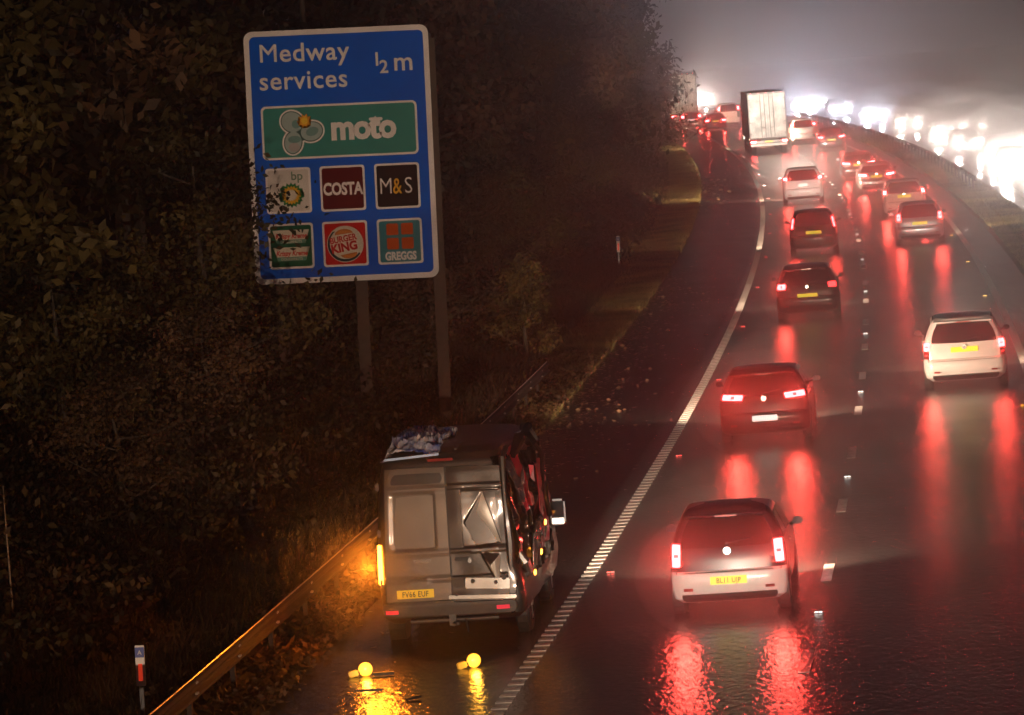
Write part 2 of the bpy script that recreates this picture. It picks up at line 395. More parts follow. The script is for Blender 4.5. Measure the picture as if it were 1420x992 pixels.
used = set()
def tree(k, s, lat, label, sc_=1, group='trees on the bank', rz=None, dz=-.1):
    p = rd(s, lat, float(bank(lat, s))+dz); rz = random.uniform(0, 6.28) if rz is None else rz
    if k not in used:
        used.add(k); o = T[k]; o.location = p; o.rotation_euler = (0, 0, rz); o.scale = (sc_,)*3; o['label'] = label; o['group'] = group; return o
    return copy_tree(T[k], p, rz, label, group, sc_)
random.seed(11)
back = [  # kind, s, lat, scale, place
 (0, 14, -14.5, .95, 'high on the bank behind the leafy hazel'), (2, 24, -12.0, .9, 'just behind the leafy hazel on the bank'),
 (1, 34, -14.5, 1, 'behind the blue sign, near its first post'), (0, 46, -17, 1.05, 'deep behind the upper corner of the blue sign'),
 (2, 52, -13.5, 1.0, 'close behind the blue sign'), (1, 64, -16, 1.0, 'behind the blue sign, past its far edge'),
 (0, 70, -11.5, .95, 'beside the blue sign, back from the sapling'), (2, 82, -14, 1.05, 'behind the yellowing sapling'),
 (1, 92, -10.5, .9, 'uphill of the yellowing sapling'), (0, 104, -13.5, 1.05, 'in the dark gap beyond the sapling'),
 (2, 116, -10, .95, 'above the far marker post'), (1, 128, -14, 1.1, 'tall above the far marker post'),
 (0, 142, -10.5, 1, 'past the far marker post'), (2, 156, -13, 1.1, 'set back on the bend'),
 (1, 170, -9.8, 1, 'leaning toward the verge on the bend'), (0, 186, -12.5, 1.1, 'second row on the bend'),
 (2, 200, -8.8, 1.05, 'near the verge before the lit tree'), (1, 216, -11.5, 1.15, 'second row behind the lit tree'),
 (0, 232, -8.4, 1.0, 'close to the shoulder beside the lit tree'), (1, 252, -8.2, 1.1, 'brown crowned, nearest the traffic at the edge of the sky'),
 (2, 266, -10, 1.2, 'behind the tree at the edge of the sky'), (0, 284, -8.6, 1.1, 'beyond the edge of the sky, over the shoulder'),
 (1, 304, -11.5, 1.15, 'far down the bend'), (2, 330, -13, 1.2, 'farthest on the bend, before the distant lorry'),
 (0, 120, -22, 1.2, 'in the back row above the marker post'), (2, 90, -21, 1.2, 'in the back row above the sapling'), (1, 160, -21, 1.2, 'in the back row on the bend'), (0, 200, -19, 1.2, 'in the back row before the lit tree')]
kinds = {0: 'dark green bank tree ', 1: 'brown autumn bank tree ', 2: 'olive leaved bank tree '}
for k, s, lat, q, lab in back: tree(k, s, lat, kinds[k]+lab, q)
bush = [(3, 11.5, -10.2, 1.12, 'large leafy hazel at the edge of the picture above the near marker post'),
 (3, 22, -9.6, .8, 'hazel bush standing uphill of the crashed van'), (4, 5, -8.3, .8, 'low brown bush just above the near marker post'),
 (4, 17, -7.7, .75, 'low brown bush on the bank across from the crashed van'), (4, 31, -8.6, .8, 'brown bush below the blue sign'),
 (3, 37.5, -9.6, 1.1, 'tall thin bush whose leaves overlap the edge of the blue sign'), (4, 45, -9.8, .9, 'brown bush under the blue sign by its middle post'),
 (4, 60, -7.4, .8, 'brown bush between the blue sign and the sapling'), (4, 74, -7.6, 1.1, 'brown bush beyond the yellowing sapling'),
 (3, 88, -8.2, .9, 'olive bush on the bank short of the far marker post'), (4, 98, -7.2, 1, 'brown bush just before the far marker post'),
 (3, 126, -8.5, 1.1, 'olive bush past the far marker post'), (4, 146, -7.6, 1.4, 'brown bush on the inside of the bend'), (3, 176, -8, 1.2, 'olive bush above the pale verge grass'),
 (4, 206, -7, 1.6, 'brown bush hanging toward the shoulder'), (4, 238, -6.6, 1.9, 'brown bush near the lit tree on the bend'), (4, 262, -6.6, 2.0, 'brown bush at the foot of the last near trees'), (4, 286, -6.6, 2.0, 'brown bush at the shoulder before the far traffic')]
for k, s, lat, q, lab in bush: tree(k, s, lat, lab, q, 'bushes on the bank')
tree(5, 61.5, -5.15, 'slim yellowing sapling standing alone by the verge', 1.0, 'saplings')
for i, (px, s, lat, hgt, lab) in enumerate(((0, 3, -9.0, 3.2, 'long pale bare bramble stem arching in front of the hazel'), (0, 4.5, -8.8, 2.6, 'thin pale bare stem crossing the taller bramble stem'), (0, 8, -7.6, 2.2, 'short bare stem rising from the brown undergrowth'))):
    bm = bmesh.new(); b0 = rd(s, lat, float(bank(lat, s))); d = Vector((.5-.25*i, .1, 0))
    tube(bm, [b0+d*t*t*hgt*.5+Vector((0, 0, hgt*t*(1-.18*t))) for t in [j/6 for j in range(7)]], [.016-.0018*j for j in range(7)], 6)
    tagp(mkbm('bramble_stem', bm, mat('pale_stem', (.22, .18, .13), .6), None, True), lab, 'stem', 'bare bramble stems')

# ---- steel safety barrier on the verge: W beam pieces, posts
def barrier(name, label, s0, s1, lat, group=None, two=False):
    root = empty(name, rd(s0, lat)); root.rotation_euler = (0, 0, 0); tagp(root, label, 'safety barrier', group)
    o0 = rd(s0, lat)
    prof = [(.0, .70), (.045, .675), (.045, .62), (.0, .575), (.0, .535), (.045, .50), (.045, .46), (.0, .44)]
    s = s0
    post = None
    while s < s1-.1:
        e = min(s+3.2, s1); V = []; F = []
        for q in (s, (s+e)/2, e+.06):
            for dx, z in prof: V.append(rd(q, lat+dx+(.006 if q > e else 0), z)-o0)
            for dx, z in prof: V.append(rd(q, lat+dx-.012+(.006 if q > e else 0), z)-o0)
        n = len(prof)
        for j in range(2):
            for i in range(n-1):
                a = j*2*n+i; F.append((a, a+1, a+2*n+1, a+2*n)); a += n; F.append((a+2*n, a+2*n+1, a+1, a))
            F.append((j*2*n, j*2*n+2*n, j*2*n+3*n, j*2*n+n))
        bmo = mk('beam', V, F, M['dark_steel'], root)
        cb = bmesh.new(); tube(cb, [rd(q, lat-.004, .705)-o0 for q in (s+.01, (s+e)/2, e)], [.011]*3, 6); mkbm('lit_edge', cb, M['bright_zinc'], bmo, True)  # thin bright tube stands in for light caught along the rim
        for q in (s+.06, s+.14):
            for z in (.655, .52):
                cb = bmesh.new(); p_ = rd(q, lat+.03, z)-o0; cyl(cb, p_, p_+Vector((.035, 0, 0)), .016, n=6); mkbm('bolt', cb, M['bright_zinc'], bmo)
        if post is None:
            bm = bmesh.new(); bbox(bm, (0, 0, .3), (.008, .10, .72)); bbox(bm, (-.03, .05, .3), (.06, .008, .72)); bbox(bm, (-.03, -.05, .3), (.06, .008, .72)); bbox(bm, (.03, 0, .56), (.05, .12, .2))
            p = mkbm('post', bm, M['dark_steel'], root); post = p
        else: p = bpy.data.objects.new('post', post.data); COL.objects.link(p); p.parent = root
        p.location = rd(s+.3, lat-.07)-o0; p.rotation_euler = (0, 0, -hd(s)); s = e
    return root
barrier('safety_barrier', 'long steel barrier on the verge lit orange beside the crashed van', -12, 51, -3.75)
barrier('safety_barrier', 'hazy galvanised steel barrier along the central reserve', 150, 330, 9.9)

# ---- motorway marker posts
def marker(s, lat, label, z=None, hgt=1.0):
    z = float(bank(lat, s)) if z is None else z
    r = empty('marker_post', rd(s, lat, z), (0, .03, -hd(s)*.3)); tagp(r, label, 'marker post', 'marker posts on the verge')
    wp = mat('white_plastic', (.75, .72, .68), .45)
    box('post', (0, 0, hgt*.24), (.055, .035, hgt*.5), M['grey_paint'], r)
    box('panel', (0, -.002, hgt*.72), (.118, .045, hgt*.50), wp, r, bevel=.004)
    box('reflector', (0, -.027, hgt*.64), (.052, .008, hgt*.21), mat('red_reflector', (.85, .05, .02), .3, emis=(1, .06, .02), es=.35), r)  # reflector emits a little in place of thrown-back light
    b = box('distance_plate', (0, -.027, hgt*.885), (.116, .006, hgt*.125), mat('marker_blue', (.02, .05, .30), .4), r)
    text('digits', 'A', .075, wp, r, (0, -.031, hgt*.86), (PI/2, 0, 0), 'CENTER', .001)

marker(2.4, -4.72, 'near marker post with a blue plate and red reflector behind the steel barrier', -.05, 1.05)
marker(103, -4.9, 'small far marker post with a red reflector in the dark verge beyond the sapling', .12, 1.15)
# ------------------------------------------------------------------ vehicles
class Shell:
    """body as stacked rounded rings; levels: (z, rear y, front y, half width, corner radius), rear at y=0, forward +y"""
    def __init__(s, levels, bow=.05): s.L = np.array(levels, float); s.bow = bow
    def at(s, z): return [float(np.interp(z, s.L[:, 0], s.L[:, i])) for i in (1, 2, 3, 4)]
    def rear(s, x, z):
        y0, y1, w, rc = s.at(z); y = y0+s.bow*(x/w)**2; e = abs(x)-(w-rc)
        if e > 0: e = min(e, rc*.985); y += rc-math.sqrt(rc*rc-e*e)
        return y
    def side(s, y, z):
        y0, y1, w, rc = s.at(z); d = min(y-y0-s.bow, y1-y)
        return w if d > rc else w-rc+math.sqrt(max(0, rc*rc-(rc-max(d, 0))**2))
    def front(s, x, z):
        y0, y1, w, rc = s.at(z); y = y1-.10*(x/w)**2; e = abs(x)-(w-rc*1.3)
        if e > 0: e = min(e, rc*1.28); y -= rc*1.3-math.sqrt((rc*1.3)**2-e*e)
        return y
    def mesh(s, name, m, parent, nz=3, disp=None):
        Z = []
        for i in range(len(s.L)-1): Z += list(np.linspace(s.L[i, 0], s.L[i+1, 0], nz, endpoint=False))
        Z.append(s.L[-1, 0]); V = []; F = []; nr = 10
        for z in Z:
            y0, y1, w, rc = s.at(z); ring = []; rc = min(rc, w*.95, (y1-y0)*.45)
            for i in range(nr+1):
                x = -(w-rc)+2*(w-rc)*i/nr; ring.append((x, y0+s.bow*(x/w)**2))
            b = s.bow*((w-rc)/w)**2; db = s.bow-b
            for a in (20, 45, 70, 90):
                a = R(a); ring.append((w-rc+rc*math.sin(a), y0+b+db*(a/(PI/2))+rc*(1-math.cos(a))))
            ya = y0+s.bow+rc; yb = y1-.1-rc*1.3
            if yb < ya+.05: yb = ya+.05
            for i in range(1, 11): ring.append((w, ya+(yb-ya)*i/10))
            for a in (25, 50, 75, 90):
                a = R(a); ring.append((w-rc*1.3*(1-math.cos(a)), yb+rc*1.3*math.sin(a)))
            for i in range(1, 6):
                x = (w-rc*1.3)*(1-i/5.); ring.append((x, y1-.1*(x/w)**2 if i else y1))
            # mirror the right half for the left side
            half = ring[nr//2:]
            full = half[:-1]+[half[-1]]+[(-x, y) for x, y in half[-2:0:-1]]
            V += [Vector((x, y, z)) for x, y in full]
        n = len(V)//len(Z)
        for j in range(len(Z)-1):
            for i in range(n): F.append((j*n+i, j*n+(i+1) % n, (j+1)*n+(i+1) % n, (j+1)*n+i))
        F.append(tuple(range(n))[::-1]); F.append(tuple((len(Z)-1)*n+i for i in range(n)))
        if disp: V = [disp(v) for v in V]
        return mk(name, V, F, m, parent, True, 38)
    def patch(s, name, quad, m, parent, nx=8, nz=5, off=.008, th=.02, rnd=0, where='rear', disp=None, sgn=1):
        """a thin solid lying on the body; quad = BL, BR, TR, TL as (x, z) (rear, front) or (y, z) (side)"""
        if rnd: nx = max(nx, 6); nz = max(nz, 6)
        V = []; F = []
        us = np.linspace(0, 1, nx+1); vs = np.linspace(0, 1, nz+1)
        (ax, az), (bx, bz), (cx, cz), (dx, dz) = quad
        for lay in (off, off-th):
            for v in vs:
                for u in us:
                    uu, vv = u*2-1, v*2-1
                    if rnd:   # squircle mapping rounds the corners
                        k = rnd; uu, vv = uu*math.sqrt(1-k*vv*vv/2), vv*math.sqrt(1-k*uu*uu/2)
                    a, b = (uu+1)/2, (vv+1)/2
                    x = (ax*(1-a)+bx*a)*(1-b)+(dx*(1-a)+cx*a)*b; z = (az*(1-a)+bz*a)*(1-b)+(dz*(1-a)+cz*a)*b
                    e = lay+(disp(x, z) if disp and lay == off else 0)
                    if where == 'rear': V.append((x, s.rear(x, z)-e, z))
                    elif where == 'front': V.append((x, s.front(x, z)+e, z))
                    else: V.append((sgn*(s.side(x, z)+e), x, z))
        n = nx+1; N = n*(nz+1)
        for j in range(nz):
            for i in range(nx):
                a = j*n+i; F.append((a, a+1, a+n+1, a+n)); F.append((N+a+n, N+a+n+1, N+a+1, N+a))
        for i in range(nx): F.append((i, N+i, N+i+1, i+1)); a = nz*n+i; F.append((a, a+1, N+a+1, N+a))
        for j in range(nz): a = j*n; F.append((a, a+n, N+a+n, N+a)); a += nx; F.append((a, N+a, N+a+n, a+n))
        return mk(name, V, F, m, parent, True, 40)
def scaled(levels, L0, W0, H0, L, W, H): return [(z*H/H0, a*L/L0, b*L/L0, c*W/W0, d) for z, a, b, c, d in levels]
HATCH = [(.17, .20, 3.36, .70, .10), (.24, .06, 3.44, .79, .16), (.36, .01, 3.52, .82, .20), (.52, 0, 3.54, .825, .20), (.60, .015, 3.52, .825, .20), (.63, .06, 3.5, .825, .18),
         (.80, .075, 3.34, .825, .17), (.93, .10, 2.95, .815, .16), (.98, .12, 2.72, .80, .15), (1.10, .18, 2.48, .755, .15), (1.26, .27, 2.16, .69, .15), (1.38, .34, 1.93, .635, .15), (1.43, .40, 1.8, .59, .14), (1.465, .52, 1.62, .50, .12), (1.485, .75, 1.4, .34, .10)]
ESTATE = [(.17, .20, 4.5, .74, .10), (.26, .05, 4.6, .86, .16), (.40, 0, 4.70, .90, .20), (.56, .0, 4.72, .905, .20), (.62, .02, 4.7, .905, .20), (.66, .07, 4.66, .90, .18),
          (.82, .08, 4.46, .90, .16), (.94, .10, 3.75, .89, .15), (1.02, .12, 3.45, .87, .15), (1.16, .19, 3.15, .82, .14), (1.32, .30, 2.8, .75, .14), (1.43, .38, 2.55, .69, .14), (1.49, .46, 2.4, .63, .14), (1.52, .60, 2.2, .52, .12), (1.535, .9, 1.95, .36, .1)]
SALOON = [(.17, .20, 4.3, .72, .10), (.26, .06, 4.42, .84, .16), (.40, 0, 4.52, .88, .22), (.58, .0, 4.52, .885, .22), (.66, .04, 4.46, .885, .2), (.86, .06, 4.1, .88, .18), (.98, .12, 3.5, .86, .16),
          (1.02, .45, 3.3, .84, .16), (1.10, .66, 3.1, .79, .14), (1.26, .95, 2.78, .71, .14), (1.36, 1.2, 2.55, .64, .13), (1.41, 1.36, 2.35, .55, .12), (1.43, 1.6, 2.1, .38, .1)]
def wheel(root, x, y, r, wd=.2, name='wheel'):
    bm = bmesh.new(); sg = 1 if x > 0 else -1
    prof = [(-wd/2, r*.62), (-wd/2, r*.93), (-wd*.38, r), (wd*.38, r), (wd/2, r*.93), (wd/2, r*.62)]
    n = 22; prev = None; rings = []
    for k in range(n):
        a = 2*PI*k/n; rings.append([bm.verts.new((px, pr*math.cos(a), pr*math.sin(a))) for px, pr in prof])
    for k in range(n):
        A, B = rings[k], rings[(k+1) % n]
        for i in range(len(prof)-1): bm.faces.new((A[i], A[i+1], B[i+1], B[i]))
    w_ = mkbm(name, bm, M['rubber'], root, True); w_.location = (x, y, r)
    bm = bmesh.new(); cyl(bm, (-sg*wd*.3, 0, 0), (sg*wd*.30, 0, 0), r*.64, n=20)
    for k in range(5):
        a = 2*PI*k/5; bbox(bm, (sg*wd*.42, math.cos(a)*r*.32, math.sin(a)*r*.32), (.03, r*.5, .07), Matrix.Rotation(a, 3, 'X'))
        bm.verts.ensure_lookup_table()
    cyl(bm, (sg*wd*.3, 0, 0), (sg*wd*.5, 0, 0), r*.14, n=10)
    mkbm('rim', bm, M['rim'], w_)
    return w_
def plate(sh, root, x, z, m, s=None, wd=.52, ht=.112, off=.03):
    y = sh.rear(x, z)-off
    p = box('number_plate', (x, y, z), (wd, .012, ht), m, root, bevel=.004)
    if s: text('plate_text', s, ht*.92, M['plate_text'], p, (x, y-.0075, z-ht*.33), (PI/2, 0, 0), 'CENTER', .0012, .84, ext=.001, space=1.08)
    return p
def mirror(root, sh, y, z, m, sg, sz=1.0, name='wing_mirror'):
    x = sg*sh.side(y, z); bm = bmesh.new()
    bbox(bm, (x+sg*.15*sz, y, z+.06), (.19*sz, .11, .14*sz), bevel=.03)
    o = mkbm(name, bm, m, root, True)
    box('mirror_glass', (x+sg*.15*sz, y-.057, z+.06), (.155*sz, .006, .105*sz), M['mirror_glass'], o)
    bm = bmesh.new(); cyl(bm, (x-sg*.04, y, z+.0), (x+sg*.09, y, z+.03), .022, n=8); mkbm('mirror_arm', bm, M['black_plastic'], o)
def car(name, label, cat, levels, dims, base, s, lat, body, lights, group=None, yaw=0, tail='tail', pl=('yplate', None, .52), head=0, win=None, rails=False,
        tailgate=None, bumper=None, spoiler=False, badge=True, lowrefl=True, far=False, backward=False, plz=None, sill=True, brake3=True, headcol=None, extra=0, tp=1, mang=16):
    L0, W0, H0 = base; L_, W_, H_ = dims; lv = scaled(levels, L0, W0, H0, L_, W_, H_); sh = Shell(lv); k = W_/W0; q = H_/H0
    root = empty(name, rd(s, lat), (0, 0, -hd(s)+yaw)); tagp(root, label, cat, group)
    bo = sh.mesh('body', body, root)
    if tailgate:
        bo.data.materials.append(tailgate)
        for p in bo.data.polygons:
            if p.center.z > .645*q and p.center.y < sh.at(min(p.center.z, lv[-1][0]))[0]+.30: p.material_index = 1
    zb = lv[[i for i, l in enumerate(levels) if l[0] > .9 and l[0] < 1.06][-1]][0]; zt = lv[-4][0]
    def W(z): return sh.at(z)[2]
    # tailgate skin in another colour, rear window, rear bumper
    if tailgate:
        z0 = .645*q; z1 = zt+.03
        sh.patch('tailgate', [(-W(z0)*.96, z0), (W(z0)*.96, z0), (W(z1)*.97, z1), (-W(z1)*.97, z1)], tailgate, root, 18, 14, .012, .03, .06)
    z0, z1 = zb-.03, zt+.01
    sh.patch('rear_window', [(-W(z0)*.86, z0), (W(z0)*.86, z0), (W(z1)*.84, z1), (-W(z1)*.84, z1)], M['glass'], root, 14, 8, .020 if tailgate else .010, .03, .22)
    bz0, bz1 = .27*q, .60*q
    if bumper:
        sh.patch('rear_bumper', [(-W(bz0)*.985, bz0), (W(bz0)*.985, bz0), (W(bz1)*.985, bz1), (-W(bz1)*.985, bz1)], bumper, root, 20, 6, .03, .06, .1)
    sh.patch('lower_bumper', [(-W(.2*q)*.88, .185*q), (W(.2*q)*.88, .185*q), (W(.3*q)*.86, .31*q), (-W(.3*q)*.86, .31*q)], M['black_plastic'], root, 12, 4, .036, .06, .15)
    # side windows and pillars
    yr = sh.at(zb)[0]; yf = sh.at(zb)[1]
    a0, a1 = yr+.38, yf-.30; b0, b1 = sh.at(zt)[0]+.34, sh.at(zt)[1]-.14
    for sg in (1, -1):
        for f0, f1 in ((0, .30), (.33, .64), (.67, 1)) if L_ > 3.9 else ((.0, .40), (.44, 1)):
            sh.patch('side_window', [(a0+(a1-a0)*f0, zb+.02), (a0+(a1-a0)*f1, zb+.02), (b0+(b1-b0)*f1, zt-.03), (b0+(b1-b0)*f0, zt-.03)], M['glass'], root, 4, 5, .007, .02, .12, 'side', None, sg)
    if not far or backward:
        z0, z1 = zb+.01, zt
        V = sh.patch('windscreen', [(-W(z0)*.84, z0), (W(z0)*.84, z0), (W(z1)*.84, z1), (-W(z1)*.84, z1)], M['glass'], root, 10, 7, .02, .03, .1, 'front')
    # wheels
    wr = .30*q*(1.05 if L_ > 4 else 1); fo = .60*L_/3.54 if L_ < 3.9 else .85
    for x in (-1, 1):
        for y in (fo, L_-fo): 
            bm = bmesh.new(); cyl(bm, (x*(W_/2-.14), y, wr), (x*(W_/2+.004), y, wr), wr*1.16, n=24); mkbm('wheel_arch', bm, M['black_plastic'], root)
            wheel(root, x*(W_/2-.085), y, wr)
    for i, (poly, key) in enumerate(lights):
        for sg in (1, -1):
            qd = [(sg*x*W_/2, z) for x, z in poly]
            kk = (key[0] if sg < 0 else key[1]) if isinstance(key, tuple) else key
            mm = M[kk]
            if kk in ('tail', 'tail_far') and not backward:
                xc = sum(p[0] for p in qd)/4; zc = sum(p[1] for p in qd)/4
                lamp('tail_light_glow', 'SPOT', root, (xc*.97, sh.rear(xc*.97, zc)-.14, zc), TAILP*tp*(1.3 if kk == 'tail_far' else 1), (1, .075, .05), .09, R(168), .3, (R(-90), 0, 0))
            tl_ = sh.patch('tail_light', qd if sg > 0 else [qd[1], qd[0], qd[3], qd[2]], mm, root, 6, 5, .022, .03, .12)
            if not far and s < 120 and poly[0][0]*W_/2 < 5:
                def L2(a, b): return [(qd[0][0]*(1-a)+qd[1][0]*a)*(1-b)+(qd[3][0]*(1-a)+qd[2][0]*a)*b, (qd[0][1]*(1-a)+qd[1][1]*a)*(1-b)+(qd[3][1]*(1-a)+qd[2][1]*a)*b]
                wide = abs(qd[1][0]-qd[0][0]) > abs(qd[3][1]-qd[0][1])
                bx = (.42, .28, .58, .72) if wide else (.25, .44, .75, .56)
                qq = [L2(bx[0], bx[1]), L2(bx[2], bx[1]), L2(bx[2], bx[3]), L2(bx[0], bx[3])]
                sh.patch('inner_lens', qq if sg > 0 else [qq[1], qq[0], qq[3], qq[2]], M['tail_soft'], tl_, 3, 3, .027, .008, .3)
    if lowrefl:
        for sg in (1, -1): sh.patch('reflector', [(sg*.62*W_/2-.0, .36*q), (sg*.62*W_/2+sg*.13, .36*q), (sg*.62*W_/2+sg*.13, .40*q), (sg*.62*W_/2, .40*q)], M['tail_off'], root, 3, 2, .045, .03)
    if pl:
        z = plz or .78*q; plate(sh, root, 0, z, M[pl[0]], pl[1], pl[2], off=.05 if tailgate or bumper else .02)
    if not far:
        if badge:
            z = .90*q; bm = bmesh.new(); y = sh.rear(0, z)-.03
            cyl(bm, (0, y+.01, z), (0, y-.012, z), .055, n=18); mkbm('badge', bm, M['chrome'], root)
        bm = bmesh.new(); z = zb+.02; x0 = 0
        cyl(bm, (0, sh.rear(0, z)-.035, z), (.34, sh.rear(.34, z+.06)-.03, z+.06), .009, n=6); cyl(bm, (0, sh.rear(0, z)-.01, z), (0, sh.rear(0, z)-.045, z), .022, n=8); mkbm('rear_wiper', bm, M['black_plastic'], root)
        # door seams and handles
        for sg in (1, -1):
            for yy in ((a0+(a1-a0)*.33, a0+(a1-a0)*.66) if L_ > 3.9 else (a0+(a1-a0)*.42,)):
                sh.patch('door_seam', [(yy, .33*q), (yy+.012, .33*q), (yy+.012, zb), (yy, zb)], M['black_plastic'], root, 1, 6, .003, .02, 0, 'side', None, sg)
                sh.patch('door_handle', [(yy+.08, zb-.13), (yy+.26, zb-.13), (yy+.26, zb-.10), (yy+.08, zb-.10)], body, root, 3, 2, .03, .03, .2, 'side', None, sg)
        bm = bmesh.new(); cyl(bm, (-.45, .06, .2*q), (-.45, .24, .2*q), .03, n=10, cap=False); mkbm('exhaust', bm, M['chrome'], root)
        # line where tailgate meets body
        for sg in (1, -1):
            xx = W(.8*q)*.90*sg; xt = W(zb)*.9*sg
            sh.patch('tailgate_seam', [(xx, .6*q), (xx+.01, .6*q), (xt+.01, zb), (xt, zb)], M['black_plastic'], root, 1, 5, .004, .02)
        sh.patch('bumper_seam', [(-W(.62*q)*.9, .605*q), (W(.62*q)*.9, .605*q), (W(.62*q)*.9, .615*q), (-W(.62*q)*.9, .615*q)], M['black_plastic'], root, 12, 1, .004, .02)
    for sg in (1, -1): mirror(root, sh, yf-.42, zb-.02, M['black_plastic'], sg, .8)
    if spoiler:
        y0, z0 = sh.at(zt)[0]-.10, zt+.01; ww = W(zt)*.93; bm = bmesh.new()
        P = [(-ww, y0+.05, z0), (ww, y0+.05, z0), (ww*.93, y0+.36, z0+.085), (-ww*.93, y0+.36, z0+.085)]
        lo = [(x, y+.03, z-.035) for x, y, z in P]
        vs = [bm.verts.new(p) for p in P+lo]
        for f in ((0, 1, 2, 3), (7, 6, 5, 4), (0, 4, 5, 1), (1, 5, 6, 2), (2, 6, 7, 3), (3, 7, 4, 0)): bm.faces.new([vs[i] for i in f])
        bmesh.ops.bevel(bm, geom=bm.edges[:], offset=.012, segments=2, affect='EDGES')
        mkbm('roof_spoiler', bm, spoiler, root, True)
        if brake3: box('high_brake_light', (0, y0+.035, z0-.016), (.30, .02, .022), M['tail_off' if brake3 is True else brake3], root)
    if rails:
        for sg in (1, -1):
            x = sg*W(zt)*.93; bm = bmesh.new(); ya, yb = sh.at(lv[-2][0])[0]-.05, sh.at(lv[-2][0])[1]; z = lv[-2][0]
            tube(bm, [(x, ya-.05, z-.02), (x, ya+.1, z+.045), (x, yb-.1, z+.045), (x, yb+.05, z-.03)], [.016]*4, 8); mkbm('roof_rail', bm, M['chrome'], root, True)
    # headlamps; their beam lights the road ahead
    for sg in (1, -1):
        x = sg*.72*W_/2; z = .66*q; mm = M['head'] if headcol is None else M[headcol]
        qd = [(x-sg*.10, z-.05), (x+sg*.10, z-.04), (x+sg*.12, z+.06), (x-sg*.08, z+.06)]
        sh.patch('headlight', qd if sg > 0 else [qd[1], qd[0], qd[3], qd[2]], mm, root, 4, 3, .03, .04, .1, 'front')
    if head:
        lamp('headlight_beam', 'SPOT', root, (0, L_+.12, .66*q), head, (1, .68, .46), .12, R(128 if not backward else 70), .9 if not backward else 1, (R(90-6 if not backward else 90), 0, 0))
    if not backward: SPRAY.append((rd(s-.9, lat, .72), hd(s), W_*.80, 2.6, .95))
    if extra: lamp('extra_beam', 'SPOT', root, (0, L_+.14, .70*q), extra, (1, .88, .74), .12, R(mang), 1, (R(90.5), 0, 0))  # narrow spot added to brighten whatever stands ahead
    return root, sh
HB = (3.54, 1.65, 1.485); EB = (4.72, 1.81, 1.535); SB = (4.52, 1.77, 1.43)
HEAD = 3200; TAILP = 75
Q = lambda x0, z0, x1, z1, dx=0, dz=0: [(x0, z0), (x1, z0+dz), (x1+dx, z1+dz), (x0+dx, z1)]
# 1 nearest car
car('small_hatchback', 'small pale hatchback with black tailgate and white bumper, nearest the camera in the inner lane', 'car', HATCH, (3.54, 1.66, 1.49), HB, 9.0, 2.5, M['white_paint'],
    [(Q(.815, .70, .965, 1.02, -.02), 'tail')], tail='tail', pl=('yplate_glow', 'BL11 UJP', .52), tailgate=M['black_paint'], bumper=M['white_paint'], spoiler=M['black_paint'], head=HEAD*1.8, plz=.50, tp=.85)
# 2 dark red hatch with pale plate
car('red_hatchback', 'dark red hatchback with wide glowing brake lights and a bright pale number plate', 'car', HATCH, (4.25, 1.80, 1.46), HB, 34.2, 2.0, M['red_paint'],
    [(Q(.48, .86, .93, .97, -.03, .03), 'tail')], pl=('wplate_glow', None, .50), spoiler=M['red_paint'], head=HEAD*1.6, plz=.50, tp=.85)
# 3 white estate in outer lane
car('white_estate', 'white estate car with roof rails, nearest in the outer lane', 'car', ESTATE, (4.7, 1.82, 1.56), EB, 43.7, 6.1, M['white_paint'],
    [(Q(.84, .86, .985, 1.04, -.02), 'tail'), (Q(.86, .68, .985, .85, 0), 'tail_off')], pl=('yplate_glow', None, .60), rails=True, head=HEAD, spoiler=M['white_paint'], plz=.86, extra=60000, mang=8, tp=.5)
# 4 black hatch
car('black_hatchback', 'black hatchback with one bright brake light and a yellow plate, third in the inner lane', 'car', HATCH, (4.1, 1.74, 1.50), HB, 70, 2.15, M['black_paint'],
    [(Q(.70, .86, .96, 1.01, -.02), ('tail', 'tail_soft'))], pl=('yplate_glow', None, .56), head=HEAD, spoiler=M['black_paint'], plz=.66, tp=.6)
# 5 dark upright hatch with tall lights
car('dark_city_car', 'dark upright hatchback with tall thin slanted tail lights in the inner lane', 'car', HATCH, (3.9, 1.72, 1.56), HB, 105, 2.1, M['grey_paint'],
    [([(.86, .92), (.94, .92), (.86, 1.28), (.78, 1.28)], 'tail')], pl=('yplate_glow', None, .56), head=HEAD, plz=.76, badge=False, extra=90000, mang=8, tp=.45)
# 6 white suv
car('white_suv', 'white sports utility car with a dark rear window behind the lorry in the inner lane', 'car', HATCH, (4.4, 1.86, 1.66), HB, 150, 1.95, M['white_paint'],
    [(Q(.78, 1.10, .97, 1.20, -.02, .03), 'tail_far')], pl=('wplate_glow', None, .40), head=HEAD*6, extra=700000, rails=True, plz=.86, badge=False)
# 7, 8 pair in the outer lane
car('silver_hatchback', 'silver grey hatchback with a yellow plate behind a white car in the outer lane', 'car', HATCH, (4.0, 1.74, 1.49), HB, 106.5, 5.97, M['silver_paint'],
    [(Q(.80, .86, .95, 1.10, -.02), 'tail')], pl=('yplate_glow', None, .54), head=HEAD, plz=.74, badge=False)
car('white_hatchback', 'white hatchback half hidden by the silver grey hatchback in the outer lane', 'car', HATCH, (4.2, 1.78, 1.55), HB, 128.5, 5.95, M['white_paint'],
    [(Q(.84, .98, .97, 1.12, -.02), 'tail_far')], pl=('yplate_glow', None, .54), head=HEAD, plz=.86)
car('silver_saloon', 'silver saloon with wide tail lights just ahead of the white hatchback in the outer lane', 'car', SALOON, (4.5, 1.80, 1.43), SB, 156.2, 5.55, M['silver_paint'],
    [(Q(.52, .80, .95, .90, -.01, .04), 'tail_far')], pl=('yplate_glow', None, .54), head=HEAD)
